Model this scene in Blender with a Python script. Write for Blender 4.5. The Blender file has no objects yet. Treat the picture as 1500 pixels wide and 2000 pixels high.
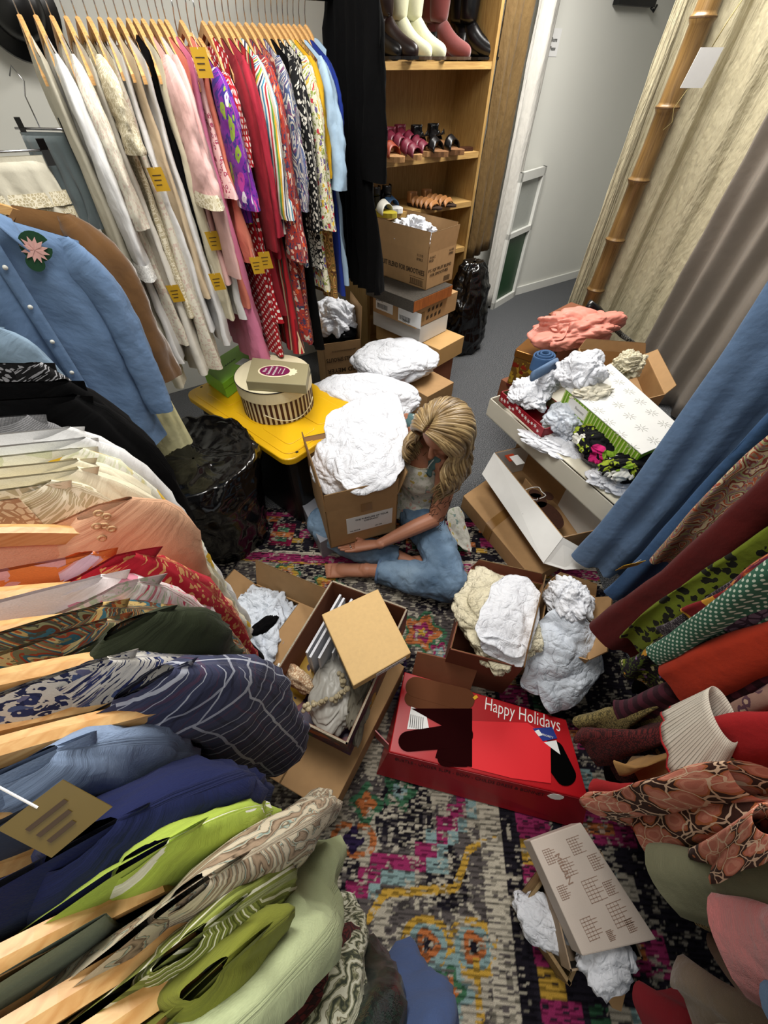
import bpy, bmesh, math, random
from mathutils import Vector, noise, Matrix
import numpy as np
random.seed(7)
V3=Vector
SC=bpy.context.scene; COL=SC.collection
# ---------------------------------------------------------------- camera
FPX=756.0; PITCH=math.radians(49.3); YAW=math.radians(32); CH=1.65; CX=735.0; CY=1000.0
_h=V3((math.sin(YAW),math.cos(YAW),0)); _r=V3((math.cos(YAW),-math.sin(YAW),0))
_f=_h*math.cos(PITCH)+V3((0,0,-math.sin(PITCH))); _u=_r.cross(_f)
cd=bpy.data.cameras.new('camera'); cam=bpy.data.objects.new('camera',cd); COL.objects.link(cam)
cd.sensor_fit='VERTICAL'; cd.sensor_height=36; cd.lens=FPX/2000*36; cd.shift_x=(750-CX)/2000; cd.clip_start=.01
cam.matrix_world=Matrix(((_r.x,_u.x,-_f.x,0),(_r.y,_u.y,-_f.y,0),(_r.z,_u.z,-_f.z,CH),(0,0,0,1)))
SC.camera=cam
SC.view_settings.view_transform='Standard'; SC.view_settings.look='None'; SC.view_settings.gamma=1
SC.view_settings.use_curve_mapping=False; SC.view_settings.exposure=0.55
w=bpy.data.worlds.new('World'); SC.world=w; w.use_nodes=True
w.node_tree.nodes['Background'].inputs[0].default_value=(.9,.95,1,1); w.node_tree.nodes['Background'].inputs[1].default_value=.12
def area(name,loc,sx,sy,power,col=(1,.97,.92),rot=(0,0,0)):
    l=bpy.data.lights.new(name,'AREA'); l.shape='RECTANGLE'; l.size=sx; l.size_y=sy; l.energy=power; l.color=col
    o=bpy.data.objects.new(name,l); o.location=loc; o.rotation_euler=rot; COL.objects.link(o); return o
area('ceiling_panel_or_fill',(.35,1.15,2.55),.6,1.2,30)
area('ceiling_panel_or_fill',(2.5,2.0,2.55),.6,1.2,58)
area('ceiling_panel_or_fill',(-.2,-.4,2.6),.6,.6,7)  # small fill lamp added to brighten the near-left garments
# ---------------------------------------------------------------- pixel helper: a photograph pixel on a plane of the room
def ray(x,y): return _f*FPX+_r*(x-CX)-_u*(y-CY)
def P(x,y,z=0.0):
    d=ray(x,y); return V3((0,0,CH))+d*((z-CH)/d.z)
def PY(x,y,Y):
    d=ray(x,y); return V3((0,0,CH))+d*(Y/d.y)
def PX(x,y,X):
    d=ray(x,y); return V3((0,0,CH))+d*(X/d.x)
# ---------------------------------------------------------------- objects
ORG={}
def setp(o,label=None,cat=None,group=None,kind=None):
    if label: o['label']=label
    if cat: o['category']=cat
    if group: o['group']=group
    if kind: o['kind']=kind
    return o
def thing(name,label,cat,loc,group=None,kind=None):
    o=bpy.data.objects.new(name,None); COL.objects.link(o); o.location=loc; o.empty_display_size=.05
    ORG[o.name]=V3(loc); return setp(o,label,cat,group,kind)
def mesh(name,V,F,mat,parent=None,uv=None,smooth=True,solid=0,bevel=0,label=None,cat=None,group=None,kind=None,sub=0):
    V=[V3(v) for v in V]
    if parent is not None: org=ORG[parent.name]
    else:
        n=max(1,len(V)); org=V3((sum(v.x for v in V)/n,sum(v.y for v in V)/n,min(v.z for v in V)))
    me=bpy.data.meshes.new(name); me.from_pydata([v-org for v in V],[],F)
    if uv is not None:
        ul=me.uv_layers.new(name='UVMap')
        flat=np.empty(len(me.loops)*2,dtype=np.float32); vi=np.empty(len(me.loops),dtype=np.int32)
        me.loops.foreach_get('vertex_index',vi); U=np.array(uv,dtype=np.float32); flat[0::2]=U[vi,0]; flat[1::2]=U[vi,1]
        ul.data.foreach_set('uv',flat)
    if smooth: me.polygons.foreach_set('use_smooth',[True]*len(me.polygons))
    for m in (mat if isinstance(mat,(list,tuple)) else [mat]): me.materials.append(m)
    o=bpy.data.objects.new(name,me); COL.objects.link(o)
    if parent is not None: o.parent=parent
    else: o.location=org
    ORG[o.name]=org
    if solid:
        md=o.modifiers.new('s','SOLIDIFY'); md.thickness=solid; md.offset=0
    if bevel:
        md=o.modifiers.new('b','BEVEL'); md.width=bevel; md.segments=2; md.limit_method='ANGLE'
    if sub:
        md=o.modifiers.new('u','SUBSURF'); md.levels=sub; md.render_levels=sub
    return setp(o,label,cat,group,kind)
def grid(nu,nv,fn,cu=False,cv=False,caps=False):
    V=[];U=[];F=[]
    NU=nu if cu else nu+1; NV=nv if cv else nv+1
    for j in range(NV):
        for i in range(NU):
            p,q=fn(i/nu,j/nv); V.append(V3(p)); U.append(q)
    for j in range(nv):
        for i in range(nu):
            a=j*NU+i; b=j*NU+(i+1)%NU; c=((j+1)%NV)*NU+(i+1)%NU; d=((j+1)%NV)*NU+i
            F.append((a,b,c,d))
    if caps and cu:
        F.append(tuple(range(NU))[::-1]); F.append(tuple((NV-1)*NU+i for i in range(NU)))
    return V,F,U
class MB:
    def __init__(s): s.V=[];s.F=[];s.U=[]
    def add(s,V,F,U=None):
        n=len(s.V); s.V+= [V3(v) for v in V]; s.F+=[tuple(i+n for i in f) for f in F]; s.U+=(list(U) if U else [(0,0)]*len(V)); return s
    def box(s,o,a,b,c):
        """o corner, a b c edge vectors"""
        o,a,b,c=V3(o),V3(a),V3(b),V3(c)
        V=[o,o+a,o+a+b,o+b,o+c,o+a+c,o+a+b+c,o+b+c]
        F=[(0,3,2,1),(4,5,6,7),(0,1,5,4),(1,2,6,5),(2,3,7,6),(3,0,4,7)]
        if a.cross(b).dot(c)<0: F=[f[::-1] for f in F]
        # separate verts per face for uv in metres
        fl=[(a,b),(a,b),(a,c),(b,c),(a,c),(b,c)]
        for f,(x,y) in zip(F,fl):
            xl,yl=x.normalized(),y.normalized()
            s.add([V[i] for i in f],[(0,1,2,3)],[((V[i]-o).dot(xl),(V[i]-o).dot(yl)) for i in f])
        return s
    def bx(s,x0,x1,y0,y1,z0,z1): return s.box((x0,y0,z0),(x1-x0,0,0),(0,y1-y0,0),(0,0,z1-z0))
    def tube(s,pts,rad,n=8,flat=1.0,nrm=None):
        pts=[V3(p) for p in pts]; m=len(pts); R=rad if isinstance(rad,(list,tuple)) else [rad]*m
        V=[];U=[];F=[];L=0; up=V3(nrm) if nrm else None
        for i,p in enumerate(pts):
            t=(pts[min(i+1,m-1)]-pts[max(i-1,0)]).normalized()
            if i: L+=(p-pts[i-1]).length
            if up is None: up=V3((0,0,1)) if abs(t.z)<.9 else V3((1,0,0))
            a=(up-t*up.dot(t)); a=a.normalized() if a.length>1e-5 else V3((1,0,0)); b=t.cross(a)
            if not nrm: up=a
            for k in range(n):
                th=2*math.pi*k/n; V.append(p+(a*math.cos(th)+b*math.sin(th)*flat)*R[i]); U.append((k/n*.1,L))
        for i in range(m-1):
            for k in range(n): F.append((i*n+k,i*n+(k+1)%n,(i+1)*n+(k+1)%n,(i+1)*n+k))
        F.append(tuple(range(n))[::-1]); F.append(tuple((m-1)*n+k for k in range(n)))
        return s.add(V,F,U)
    def lathe(s,c,prof,n=32):
        c=V3(c); V=[];U=[];F=[]
        for j,(r,z) in enumerate(prof):
            for k in range(n):
                t=2*math.pi*k/n; V.append(c+V3((r*math.cos(t),r*math.sin(t),z))); U.append((k/n,z))
        for j in range(len(prof)-1):
            for k in range(n): F.append((j*n+k,j*n+(k+1)%n,(j+1)*n+(k+1)%n,(j+1)*n+k))
        return s.add(V,F,U)
    def poly(s,pts,thick):
        """flat polygon (list of 3-D points) extruded along vector thick"""
        n=len(pts); t=V3(thick); V=[V3(p) for p in pts]+[V3(p)+t for p in pts]
        F=[tuple(range(n))[::-1],tuple(range(n,2*n))]+[(i,(i+1)%n,n+(i+1)%n,n+i) for i in range(n)]
        return s.add(V,F)
    def build(s,name,mat,parent=None,smooth=False,**k):
        return mesh(name,s.V,s.F,mat,parent,uv=s.U,smooth=smooth,**k)
def fbm(p,o=3): return noise.fractal(p,1.0,2.1,o)
# ---------------------------------------------------------------- materials
def rgb(c):
    if isinstance(c,str):
        c=c.lstrip('#'); c=[int(c[i:i+2],16)/255 for i in (0,2,4)]
        c=[(x/12.92 if x<=.04045 else ((x+.055)/1.055)**2.4) for x in c]
    return (*c[:3],1)
class NT:
    def __init__(s,name):
        s.m=bpy.data.materials.new(name); s.m.use_nodes=True; s.t=s.m.node_tree; s.b=s.t.nodes['Principled BSDF']
    def n(s,typ,**kw):
        nd=s.t.nodes.new(typ)
        for k,v in kw.items():
            if k.startswith('i_'):
                key=k[2:].replace('_',' ') if not k[2:].isdigit() else int(k[2:]); 
                if hasattr(v,'is_output') : s.t.links.new(v,nd.inputs[key])
                else: nd.inputs[key].default_value=v
            else: setattr(nd,k,v)
        return nd
    def L(s,a,b): s.t.links.new(a,b)
    def math(s,op,a,b=None,c=None):
        nd=s.t.nodes.new('ShaderNodeMath'); nd.operation=op
        for i,x in enumerate((a,b,c)):
            if x is None: continue
            if hasattr(x,'is_output'): s.L(x,nd.inputs[i])
            else: nd.inputs[i].default_value=x
        return nd.outputs[0]
    def ramp(s,fac,stops,interp='CONSTANT'):
        nd=s.t.nodes.new('ShaderNodeValToRGB'); r=nd.color_ramp; r.interpolation=interp
        while len(r.elements)>1: r.elements.remove(r.elements[-1])
        r.elements[0].position=stops[0][0]; r.elements[0].color=rgb(stops[0][1])
        for p,c in stops[1:]:
            e=r.elements.new(p); e.color=rgb(c)
        s.L(fac,nd.inputs[0]); return nd.outputs[0]
    def mix(s,f,a,b,bt='MIX'):
        nd=s.t.nodes.new('ShaderNodeMix'); nd.data_type='RGBA'; nd.blend_type=bt
        for i,x in ((0,f),(6,a),(7,b)):
            if hasattr(x,'is_output'): s.L(x,nd.inputs[i])
            else: nd.inputs[i].default_value=x if i==0 else rgb(x)
        return nd.outputs[2]
    def coord(s,kind,scale=(1,1,1),rot=(0,0,0),distort=0,dscale=5):
        tc=s.n('ShaderNodeTexCoord'); mp=s.n('ShaderNodeMapping'); s.L(tc.outputs['UV' if kind=='uv' else 'Object'],mp.inputs[0])
        mp.inputs['Scale'].default_value=scale; mp.inputs['Rotation'].default_value=rot; o=mp.outputs[0]
        if distort:
            nz=s.n('ShaderNodeTexNoise',i_Scale=dscale); s.L(o,nz.inputs['Vector'])
            a=s.n('ShaderNodeVectorMath',operation='SUBTRACT'); s.L(nz.outputs['Color'],a.inputs[0]); a.inputs[1].default_value=(.5,.5,.5)
            b=s.n('ShaderNodeVectorMath',operation='SCALE'); s.L(a.outputs[0],b.inputs[0]); b.inputs['Scale'].default_value=distort
            c=s.n('ShaderNodeVectorMath',operation='ADD'); s.L(o,c.inputs[0]); s.L(b.outputs[0],c.inputs[1]); o=c.outputs[0]
        return o
    def bump(s,h,strength=.3,dist=.002,prev=None):
        nd=s.n('ShaderNodeBump'); nd.inputs['Strength'].default_value=strength; nd.inputs['Distance'].default_value=dist
        s.L(h,nd.inputs['Height'])
        if prev is not None: s.L(prev,nd.inputs['Normal'])
        s.L(nd.outputs[0],s.b.inputs['Normal']); return nd.outputs[0]
MC={}
def plain(name,c,rough=.6,metal=0,bump=0,bs=60,var=.06,sheen=0,coat=0,spec=.4,stretch=(1,1,1)):
    if name in MC: return MC[name]
    t=NT(name); nz=t.n('ShaderNodeTexNoise',i_Scale=bs,i_Detail=4.0); co=t.coord('obj',stretch); t.L(co,nz.inputs['Vector'])
    c1=rgb(c); dk=tuple(x*(1-var*2.2) for x in c1[:3])
    t.L(t.mix(nz.outputs[0],(*dk,1),tuple(min(1,x*(1+var)) for x in c1[:3])),t.b.inputs['Base Color'])
    t.b.inputs['Roughness'].default_value=rough; t.b.inputs['Metallic'].default_value=metal; t.b.inputs['Specular IOR Level'].default_value=spec
    if sheen: t.b.inputs['Sheen Weight'].default_value=sheen
    if coat: t.b.inputs['Coat Weight'].default_value=coat
    if bump: t.bump(nz.outputs[0],bump,.004)
    MC[name]=t.m; return t.m
def fab(name,kind,cols,s=20.,rough=.85,sheen=.03,rot=0,coord='uv',wr=.35,ax=0,alpha=1.,subs=.0,seed=0):
    """woven cloth with a printed pattern; s = repeats per metre"""
    if name in MC: return MC[name]
    t=NT(name); C=cols
    co=t.coord(coord,(1,1,1),(0,0,rot))
    def wn(scale,detail=2,vec=None,dist=0):
        nz=t.n('ShaderNodeTexNoise',i_Scale=scale,i_Detail=float(detail)); nz.inputs['Distortion'].default_value=dist; t.L(vec or co,nz.inputs['Vector']); return nz.outputs[0]
    def vor(scale,vec=None,rnd=1.,feat='F1'):
        v=t.n('ShaderNodeTexVoronoi',i_Scale=scale,feature=feat); v.inputs['Randomness'].default_value=rnd; t.L(vec or co,v.inputs['Vector']); return v
    sep=t.n('ShaderNodeSeparateXYZ'); t.L(co,sep.inputs[0]); X,Y=sep.outputs[0],sep.outputs[1]
    if kind=='plain': col=t.mix(wn(6,3),C[0],C[1] if len(C)>1 else C[0])
    elif kind=='dots':
        v=vor(s,rnd=0 if coord=='uv' else .0); col=t.mix(t.math('LESS_THAN',v.outputs['Distance'],.27),C[0],C[1])
    elif kind=='stripe':
        a=X if ax==0 else Y; fr=t.math('FRACT',t.math('MULTIPLY',a,s)); n=len(C); col=t.ramp(fr,[(i/n,C[i]) for i in range(n)])
    elif kind=='plaid':
        def st(a,k,ph): return t.math('FRACT',t.math('MULTIPLY_ADD',a,k,ph))
        base=t.ramp(st(X,s,0),[(0,C[0]),(.45,C[1]),(.55,C[0]),(.8,C[3]),(.84,C[0])]); b2=t.ramp(st(Y,s,.2),[(0,C[0]),(.4,C[1]),(.5,C[2]),(.54,C[1]),(.7,C[0]),(.9,C[3]),(.95,C[0])])
        col=t.mix(.5,base,b2); l1=t.math('LESS_THAN',t.math('ABSOLUTE',t.math('SUBTRACT',st(X,s,.35),.5)),.03); l2=t.math('LESS_THAN',t.math('ABSOLUTE',t.math('SUBTRACT',st(Y,s,.6),.5)),.03)
        col=t.mix(t.math('MULTIPLY',t.math('MAXIMUM',l1,l2),.75),col,C[2])
    elif kind=='floral':   # C[0] ground, C[1] leaf, C[2:] petals
        d=t.coord(coord,(1,1,1),(0,0,rot),1.2/s,s*.9); v=vor(s,d); rc=t.n('ShaderNodeSeparateColor'); t.L(v.outputs['Color'],rc.inputs[0])
        pet=t.ramp(rc.outputs[0],[(i/len(C[2:]),c) for i,c in enumerate(C[2:])])
        leaf=t.math('GREATER_THAN',wn(s*1.5,2,None,1.5),.56); g=t.mix(leaf,C[0],C[1])
        w1=t.math('MULTIPLY',v.outputs['Distance'],t.math('MULTIPLY_ADD',wn(s*3,1),1.0,.5))
        col=t.mix(t.math('LESS_THAN',w1,.36),g,pet); col=t.mix(t.math('LESS_THAN',v.outputs['Distance'],.09),col,C[0])
    elif kind=='paisley':
        d=t.coord(coord,(1,.6,1),(0,0,rot+.5),1.6/s,s*.7); v=vor(s,d); rc=t.n('ShaderNodeSeparateColor'); t.L(v.outputs['Color'],rc.inputs[0])
        rg=t.math('FRACT',t.math('MULTIPLY_ADD',v.outputs['Distance'],2.6,rc.outputs[1])); n=len(C); col=t.ramp(rg,[(i/n,C[i]) for i in range(n)])
        col=t.mix(t.math('GREATER_THAN',wn(s*4,2),.6),col,C[-1])
    elif kind=='swirl':
        wv=t.n('ShaderNodeTexWave',i_Scale=s*.3,wave_type='BANDS'); wv.inputs['Distortion'].default_value=14; wv.inputs['Detail'].default_value=3; wv.inputs['Detail Scale'].default_value=1.4; t.L(co,wv.inputs['Vector'])
        n=len(C); col=t.ramp(wv.outputs[1],[(.15+.7*i/n if i else 0,C[i]) for i in range(n)],'LINEAR')
    elif kind=='leaf':
        d=t.coord(coord,(1,.55,1),(0,0,rot+.4),.7/s,s); v=vor(s,d); col=t.ramp(v.outputs['Distance'],[(0,C[0]),(.30,C[1]),(.42,C[0]),(.53,C[2]),(.60,C[3])])
        v2=vor(s,d,1.,'DISTANCE_TO_EDGE'); col=t.mix(t.math('LESS_THAN',v2.outputs['Distance'],.032),col,C[4])
    elif kind=='geo':
        br=t.n('ShaderNodeTexBrick',i_Scale=s,i_Color1=rgb(C[0]),i_Color2=rgb(C[1]),i_Mortar=rgb(C[2])); br.inputs['Mortar Size'].default_value=.06; t.L(co,br.inputs['Vector']); col=br.outputs[0]
    elif kind=='spots':
        d=t.coord(coord,(1,1,1),(0,0,rot),.5/s,s*2); v=vor(s,d); col=t.mix(t.math('LESS_THAN',v.outputs['Distance'],.40),C[0],C[1])
        if len(C)>2: col=t.mix(t.math('LESS_THAN',v.outputs['Distance'],.2),col,C[2])
    elif kind=='net':
        v=vor(s,None,.8,'DISTANCE_TO_EDGE'); col=t.mix(t.math('LESS_THAN',v.outputs['Distance'],.09),C[0],C[1])
    t.L(t.mix(t.math('MULTIPLY',wn(900,1),.5),col,t.mix(.45,col,'#000000')),t.b.inputs['Base Color'])
    t.b.inputs['Roughness'].default_value=rough; t.b.inputs['Sheen Weight'].default_value=sheen; t.b.inputs['Specular IOR Level'].default_value=.12 if 'black' in name else .25
    if alpha<1: t.b.inputs['Alpha'].default_value=alpha
    if subs: t.b.inputs['Subsurface Weight'].default_value=subs; t.b.inputs['Subsurface Radius'].default_value=(.01,.01,.01)
    h=t.math('ADD',wn(18,3),t.math('MULTIPLY',wn(600,1),.06)); t.bump(h,wr,.012)
    MC[name]=t.m; return t.m
def wood(name,c1,c2,rough=.45,sc=6,axis=2,coord='obj'):
    if name in MC: return MC[name]
    t=NT(name); st=[14,14,14]; st[axis]=1.0
    co=t.coord(coord,tuple(st)); nz=t.n('ShaderNodeTexNoise',i_Scale=float(sc),i_Detail=5.0); nz.inputs['Distortion'].default_value=1.2; t.L(co,nz.inputs['Vector'])
    t.L(t.ramp(nz.outputs[0],[(.3,c1),(.7,c2)],'LINEAR'),t.b.inputs['Base Color']); t.b.inputs['Roughness'].default_value=rough; t.bump(nz.outputs[0],.08,.002)
    MC[name]=t.m; return t.m
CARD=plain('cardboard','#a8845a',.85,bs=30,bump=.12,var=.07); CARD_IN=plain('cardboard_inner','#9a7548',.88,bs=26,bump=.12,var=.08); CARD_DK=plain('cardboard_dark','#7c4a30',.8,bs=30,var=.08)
CORR=plain('corrugated_edge','#6e5434',.95,bs=400,var=.3)
WHITEBOX=plain('white_card','#d9d9d6',.55,bs=20,var=.03); TAPE=plain('packing_tape','#8f6a3c',.25,bs=10,var=.05)
INK=plain('black_ink','#15120f',.7,var=.0); INKBR=plain('brown_ink','#3a2a1a',.7,var=0); LABELW=plain('label_white','#dcdcda',.5,var=.02); WHITEINK=plain('white_ink','#efeeea',.6,var=0)

def tissue(name,c,sc=16,st=.75,var='#ffffff'):
    t=NT(name); co=t.coord('obj',(1,1,1),(0,0,0),.05,9.)
    h=None
    for k,a in ((.45,.6),(1.1,.4),(2.4,.22),(5.5,.10)):
        v=t.n('ShaderNodeTexNoise',i_Scale=float(sc*k),i_Detail=0.0); v.inputs['Distortion'].default_value=.6; t.L(co,v.inputs['Vector']); m=t.math('ABSOLUTE',t.math('SUBTRACT',v.outputs[0],.5)); m=t.math('MINIMUM',t.math('MULTIPLY',m,5.),.6); m=t.math('MULTIPLY',m,a); h=m if h is None else t.math('ADD',h,m)
    nz=t.n('ShaderNodeTexNoise',i_Scale=9.,i_Detail=4.0); t.L(co,nz.inputs[0]); t.L(t.mix(nz.outputs[0],c,var),t.b.inputs['Base Color']); t.b.inputs['Roughness'].default_value=.6; t.b.inputs['Specular IOR Level'].default_value=.25
    t.bump(h,st,.016); MC[name]=t.m; return t.m
TISSUE=tissue('tissue_paper','#cbced6',12,.75,'#dfe1e6'); TISSUE2=tissue('tissue_paper_grey','#b0b8c4',12,.75,'#d4dae2'); TISSUE_CR=tissue('tissue_cream','#b5ab8a',22,.8,'#e6dfc8')
HW=wood('hanger_wood','#d3ab72','#b9864c',.38,8,0); CHROME=plain('chrome_wire','#b9b9bd',.22,1,var=0); BLACKPL=plain('black_plastic','#0c0c0d',.35,var=.1)
SILVER=CHROME
YTAG=plain('yellow_card','#b8901c',.6,bs=15,var=.05)
# ---------------------------------------------------------------- lettering
_tc={}
def text(s,parent,pos,right,up,size,mat,name='lettering',align='LEFT',label=None,maxw=None,bold=0):
    cu=bpy.data.curves.new('t','FONT'); cu.body=s; cu.size=size; cu.align_x=align; cu.extrude=.0004; cu.offset=bold
    cu.resolution_u=3; to=bpy.data.objects.new('t',cu); COL.objects.link(to)
    dg=bpy.context.evaluated_depsgraph_get(); me=bpy.data.meshes.new_from_object(to.evaluated_get(dg)); bpy.data.objects.remove(to); 
    R=V3(right).normalized(); U=V3(up); U=(U-R*U.dot(R)).normalized(); N=R.cross(U)
    vs=[v.co.copy() for v in me.vertices]; k=1
    if maxw and vs:
        wd=max(v.x for v in vs)-min(v.x for v in vs)
        if wd>maxw: k=maxw/wd
    W=[V3(pos)+R*v.x*k+U*v.y+N*(v.z+.0006) for v in vs]; F=[tuple(p.vertices) for p in me.polygons]; bpy.data.meshes.remove(me)
    return mesh(name,W,F,mat,parent,smooth=False,label=label)
def panel(parent,pos,right,up,w,h,mat,name='printed_label',t=.0008,label=None):
    """thin sheet whose lower-left corner is pos"""
    R=V3(right).normalized(); U=V3(up); U=(U-R*U.dot(R)).normalized(); N=R.cross(U)
    return MB().box(V3(pos),R*w,U*h,N*t).build(name,mat,parent,label=label)
# ---------------------------------------------------------------- setting
def struct(name,mb,mat,**k): return mb.build(name,mat,kind='structure',**k)
t=NT('carpet_grey'); co=t.coord('obj'); a=t.n('ShaderNodeTexNoise',i_Scale=260.,i_Detail=2.0); t.L(co,a.inputs[0]); b=t.n('ShaderNodeTexVoronoi',i_Scale=230.); t.L(co,b.inputs[0])
t.L(t.ramp(a.outputs[0],[(.32,'#1c1d1f'),(.5,'#46484b'),(.66,'#8a8b8d')],'LINEAR'),t.b.inputs['Base Color']); t.b.inputs['Roughness'].default_value=1; t.b.inputs['Specular IOR Level'].default_value=.1; t.bump(b.outputs['Distance'],.6,.004); CARPET=t.m
WALL=plain('wall_paint','#d2d2ca',.8,bs=3,var=.015); TRIMW=plain('trim_white','#d8d8d2',.5,var=.02)
struct('floor',MB().bx(-1.2,4.9,-1.6,3.1,-.05,0),CARPET)
struct('wall_back',MB().bx(-1.2,4.9,3.05,3.15,0,2.7),WALL)
struct('wall_left',MB().bx(-.95,-.85,-1.6,3.05,0,2.7),WALL)
struct('wall_right',MB().bx(4.8,4.9,-1.6,3.05,0,2.7),WALL)
struct('ceiling',MB().bx(-1.2,4.9,-1.6,3.15,2.7,2.75),plain('ceiling_tile','#cfcfca',.9,var=.02))
struct('baseboard_back',MB().bx(3.3,4.8,3.032,3.052,0,.075),TRIMW,bevel=.003)
# --- rug: distressed oriental pattern stored as a colour per cell
RA=V3((.81,-.585,0)).normalized(); RB=V3((.585,.81,0)).normalized()
a0,a1,b0,b1=-1.05,1.02,-1.35,1.40; cell=.0044
na,nb=int((a1-a0)/cell),int((b1-b0)/cell)
A,B=np.meshgrid(np.linspace(a0,a1,na+1),np.linspace(b0,b1,nb+1))
rs=np.random.RandomState(3)
def smooth_noise(shape,k,seed):
    r=np.random.RandomState(seed).rand(shape[0]//k+3,shape[1]//k+3)
    yi=np.arange(shape[0])/k; xi=np.arange(shape[1])/k; y0=yi.astype(int); x0=xi.astype(int); fy=(yi-y0)[:,None]; fx=(xi-x0)[None,:]
    fy=fy*fy*(3-2*fy); fx=fx*fx*(3-2*fx)
    return (r[y0][:,x0]*(1-fy)+r[y0+1][:,x0]*fy)*(1-fx)+(r[y0][:,x0+1]*(1-fy)+r[y0+1][:,x0+1]*fy)*fx
SH=A.shape; n1=smooth_noise(SH,36,1); n2=smooth_noise(SH,13,2); n3=smooth_noise(SH,4,5); nf=np.repeat(rs.rand(SH[0],SH[1]//3+2),3,axis=1)[:,:SH[1]]
def hexc(h): return np.array(rgb(h)[:3])
GREY,CREAM,DARK,MAG,YEL,TEAL,ORG_,PUR,GRN,DRED=[hexc(x) for x in ('#56504f','#b9b1a0','#1d1a22','#8f2c5a','#b8923c','#7f9898','#b0683c','#2c2140','#3f6a4e','#6d1634')]
Cc=np.empty(SH+(3,)); Cc[:]=GREY
def setc(mask,c,p=.93):
    m=mask&(nf2<p)&(n3+.25*nf<.98); Cc[m]=c
nf2=np.repeat(rs.rand(SH[0],SH[1]//4+2),4,axis=1)[:,:SH[1]]
Cc[(n2*.5+n3*.3+nf*.2>.50)]=CREAM*.8; Cc[(n1>.62)&(nf<.6)]=DARK
ST=.035                                     # stepped (woven) coordinates
As=np.round(A/ST)*ST; Bs=np.round(B/ST)*ST
r=np.hypot((A-.1),(B-.15))
# field medallions
def rosette(ca,cb,R,cols,k=8):
    d=np.hypot(A-ca,B-cb); th=np.arctan2(B-cb,A-ca); rr=d/(R*(1+.22*np.cos(k*th)))
    for lim,c in cols: setc(rr<lim,c)
def ring(ca,cb,R,wd,c,k=0,am=0): 
    d=np.hypot(A-ca,B-cb); th=np.arctan2(B-cb,A-ca); setc(np.abs(d-R*(1+am*np.cos(k*th)))<wd,c)
def poly(pts,wd,c,step=False):
    X,Y=(As,Bs) if step else (A,B); best=np.full(SH,9.)
    for (x0,y0),(x1,y1) in zip(pts,pts[1:]):
        dx,dy=x1-x0,y1-y0; tt=np.clip(((X-x0)*dx+(Y-y0)*dy)/(dx*dx+dy*dy+1e-9),0,1); best=np.minimum(best,np.hypot(X-x0-tt*dx,Y-y0-tt*dy))
    setc(best<wd,c)
def rp(px,py): q=P(px,py,.005); return (q.dot(RA),q.dot(RB))
def rps(*l): return [rp(*q) for q in l]
# stepped magenta line with teal shadow, yellow scroll border line
poly(rps((690,1745),(760,1692),(830,1690),(850,1675),(855,1640),(880,1620),(905,1600),(915,1560),(890,1500)),.030,TEAL,True)
poly(rps((670,1775),(705,1715),(740,1680),(815,1690),(830,1665),(865,1640),(870,1610),(895,1585),(900,1540),(880,1500)),.020,MAG,True)
poly(rps((720,1795),(750,1745),(890,1735),(915,1660),(965,1630),(985,1590),(975,1540)),.010,YEL)
for px,py,R in ((835,1845,.055),(925,1850,.055),(640,1905,.05),(760,1960,.05)):
    c=rp(px,py); ring(c[0],c[1],R,.012,YEL,2,.15); ring(c[0],c[1],R*.72,.010,TEAL,2,.15); ring(c[0],c[1],R*.42,.009,ORG_,3,.2); rosette(c[0],c[1],R*.2,[(1,DARK)])
c=rp(875,1935); rosette(c[0],c[1],.06,[(1.,TEAL),(.7,GRN),(.4,ORG_),(.18,CREAM)],5)
poly(rps((930,1880),(938,1990),(930,2040)),.010,YEL); poly(rps((820,1930),(850,2000)),.010,YEL)
c=rp(715,1570); rosette(c[0],c[1],.05,[(1,GRN),(.6,ORG_)],4); c=rp(690,1640); ring(c[0],c[1],.05,.010,ORG_,2,.3); rosette(c[0],c[1],.03,[(1,PUR)],4)
for px,py,R,cs in ((825,1235,.09,(ORG_,MAG,YEL)),(860,1275,.05,(MAG,TEAL,CREAM)),(640,1145,.07,(YEL,ORG_,DRED)),(560,1120,.06,(YEL,ORG_,DARK)),(935,1085,.08,(MAG,DRED,GRN)),(780,1545,.05,(GRN,TEAL,DARK)),(960,1120,.05,(GRN,MAG,TEAL))):
    c=rp(px,py); rosette(c[0],c[1],R,[(1.,GRN),(.8,cs[0]),(.45,cs[1]),(.2,cs[2])],5)
# repeating field in the parts under the racks
for ia in range(-2,5):
    for ib in range(-3,5):
        ca,cb=ia*.33-.1,ib*.36-.95
        if cb>-.6 and ca>-.6 : continue
        rosette(ca,cb,.08,[(1.,TEAL),(.8,MAG),(.5,YEL),(.25,ORG_)],6); ring(ca,cb,.13,.01,YEL,4,.2)
# dark near-corner motif
setc((np.abs(As-.02)<.06)&(np.abs(Bs-.55)<.10),PUR,.7)
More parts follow.
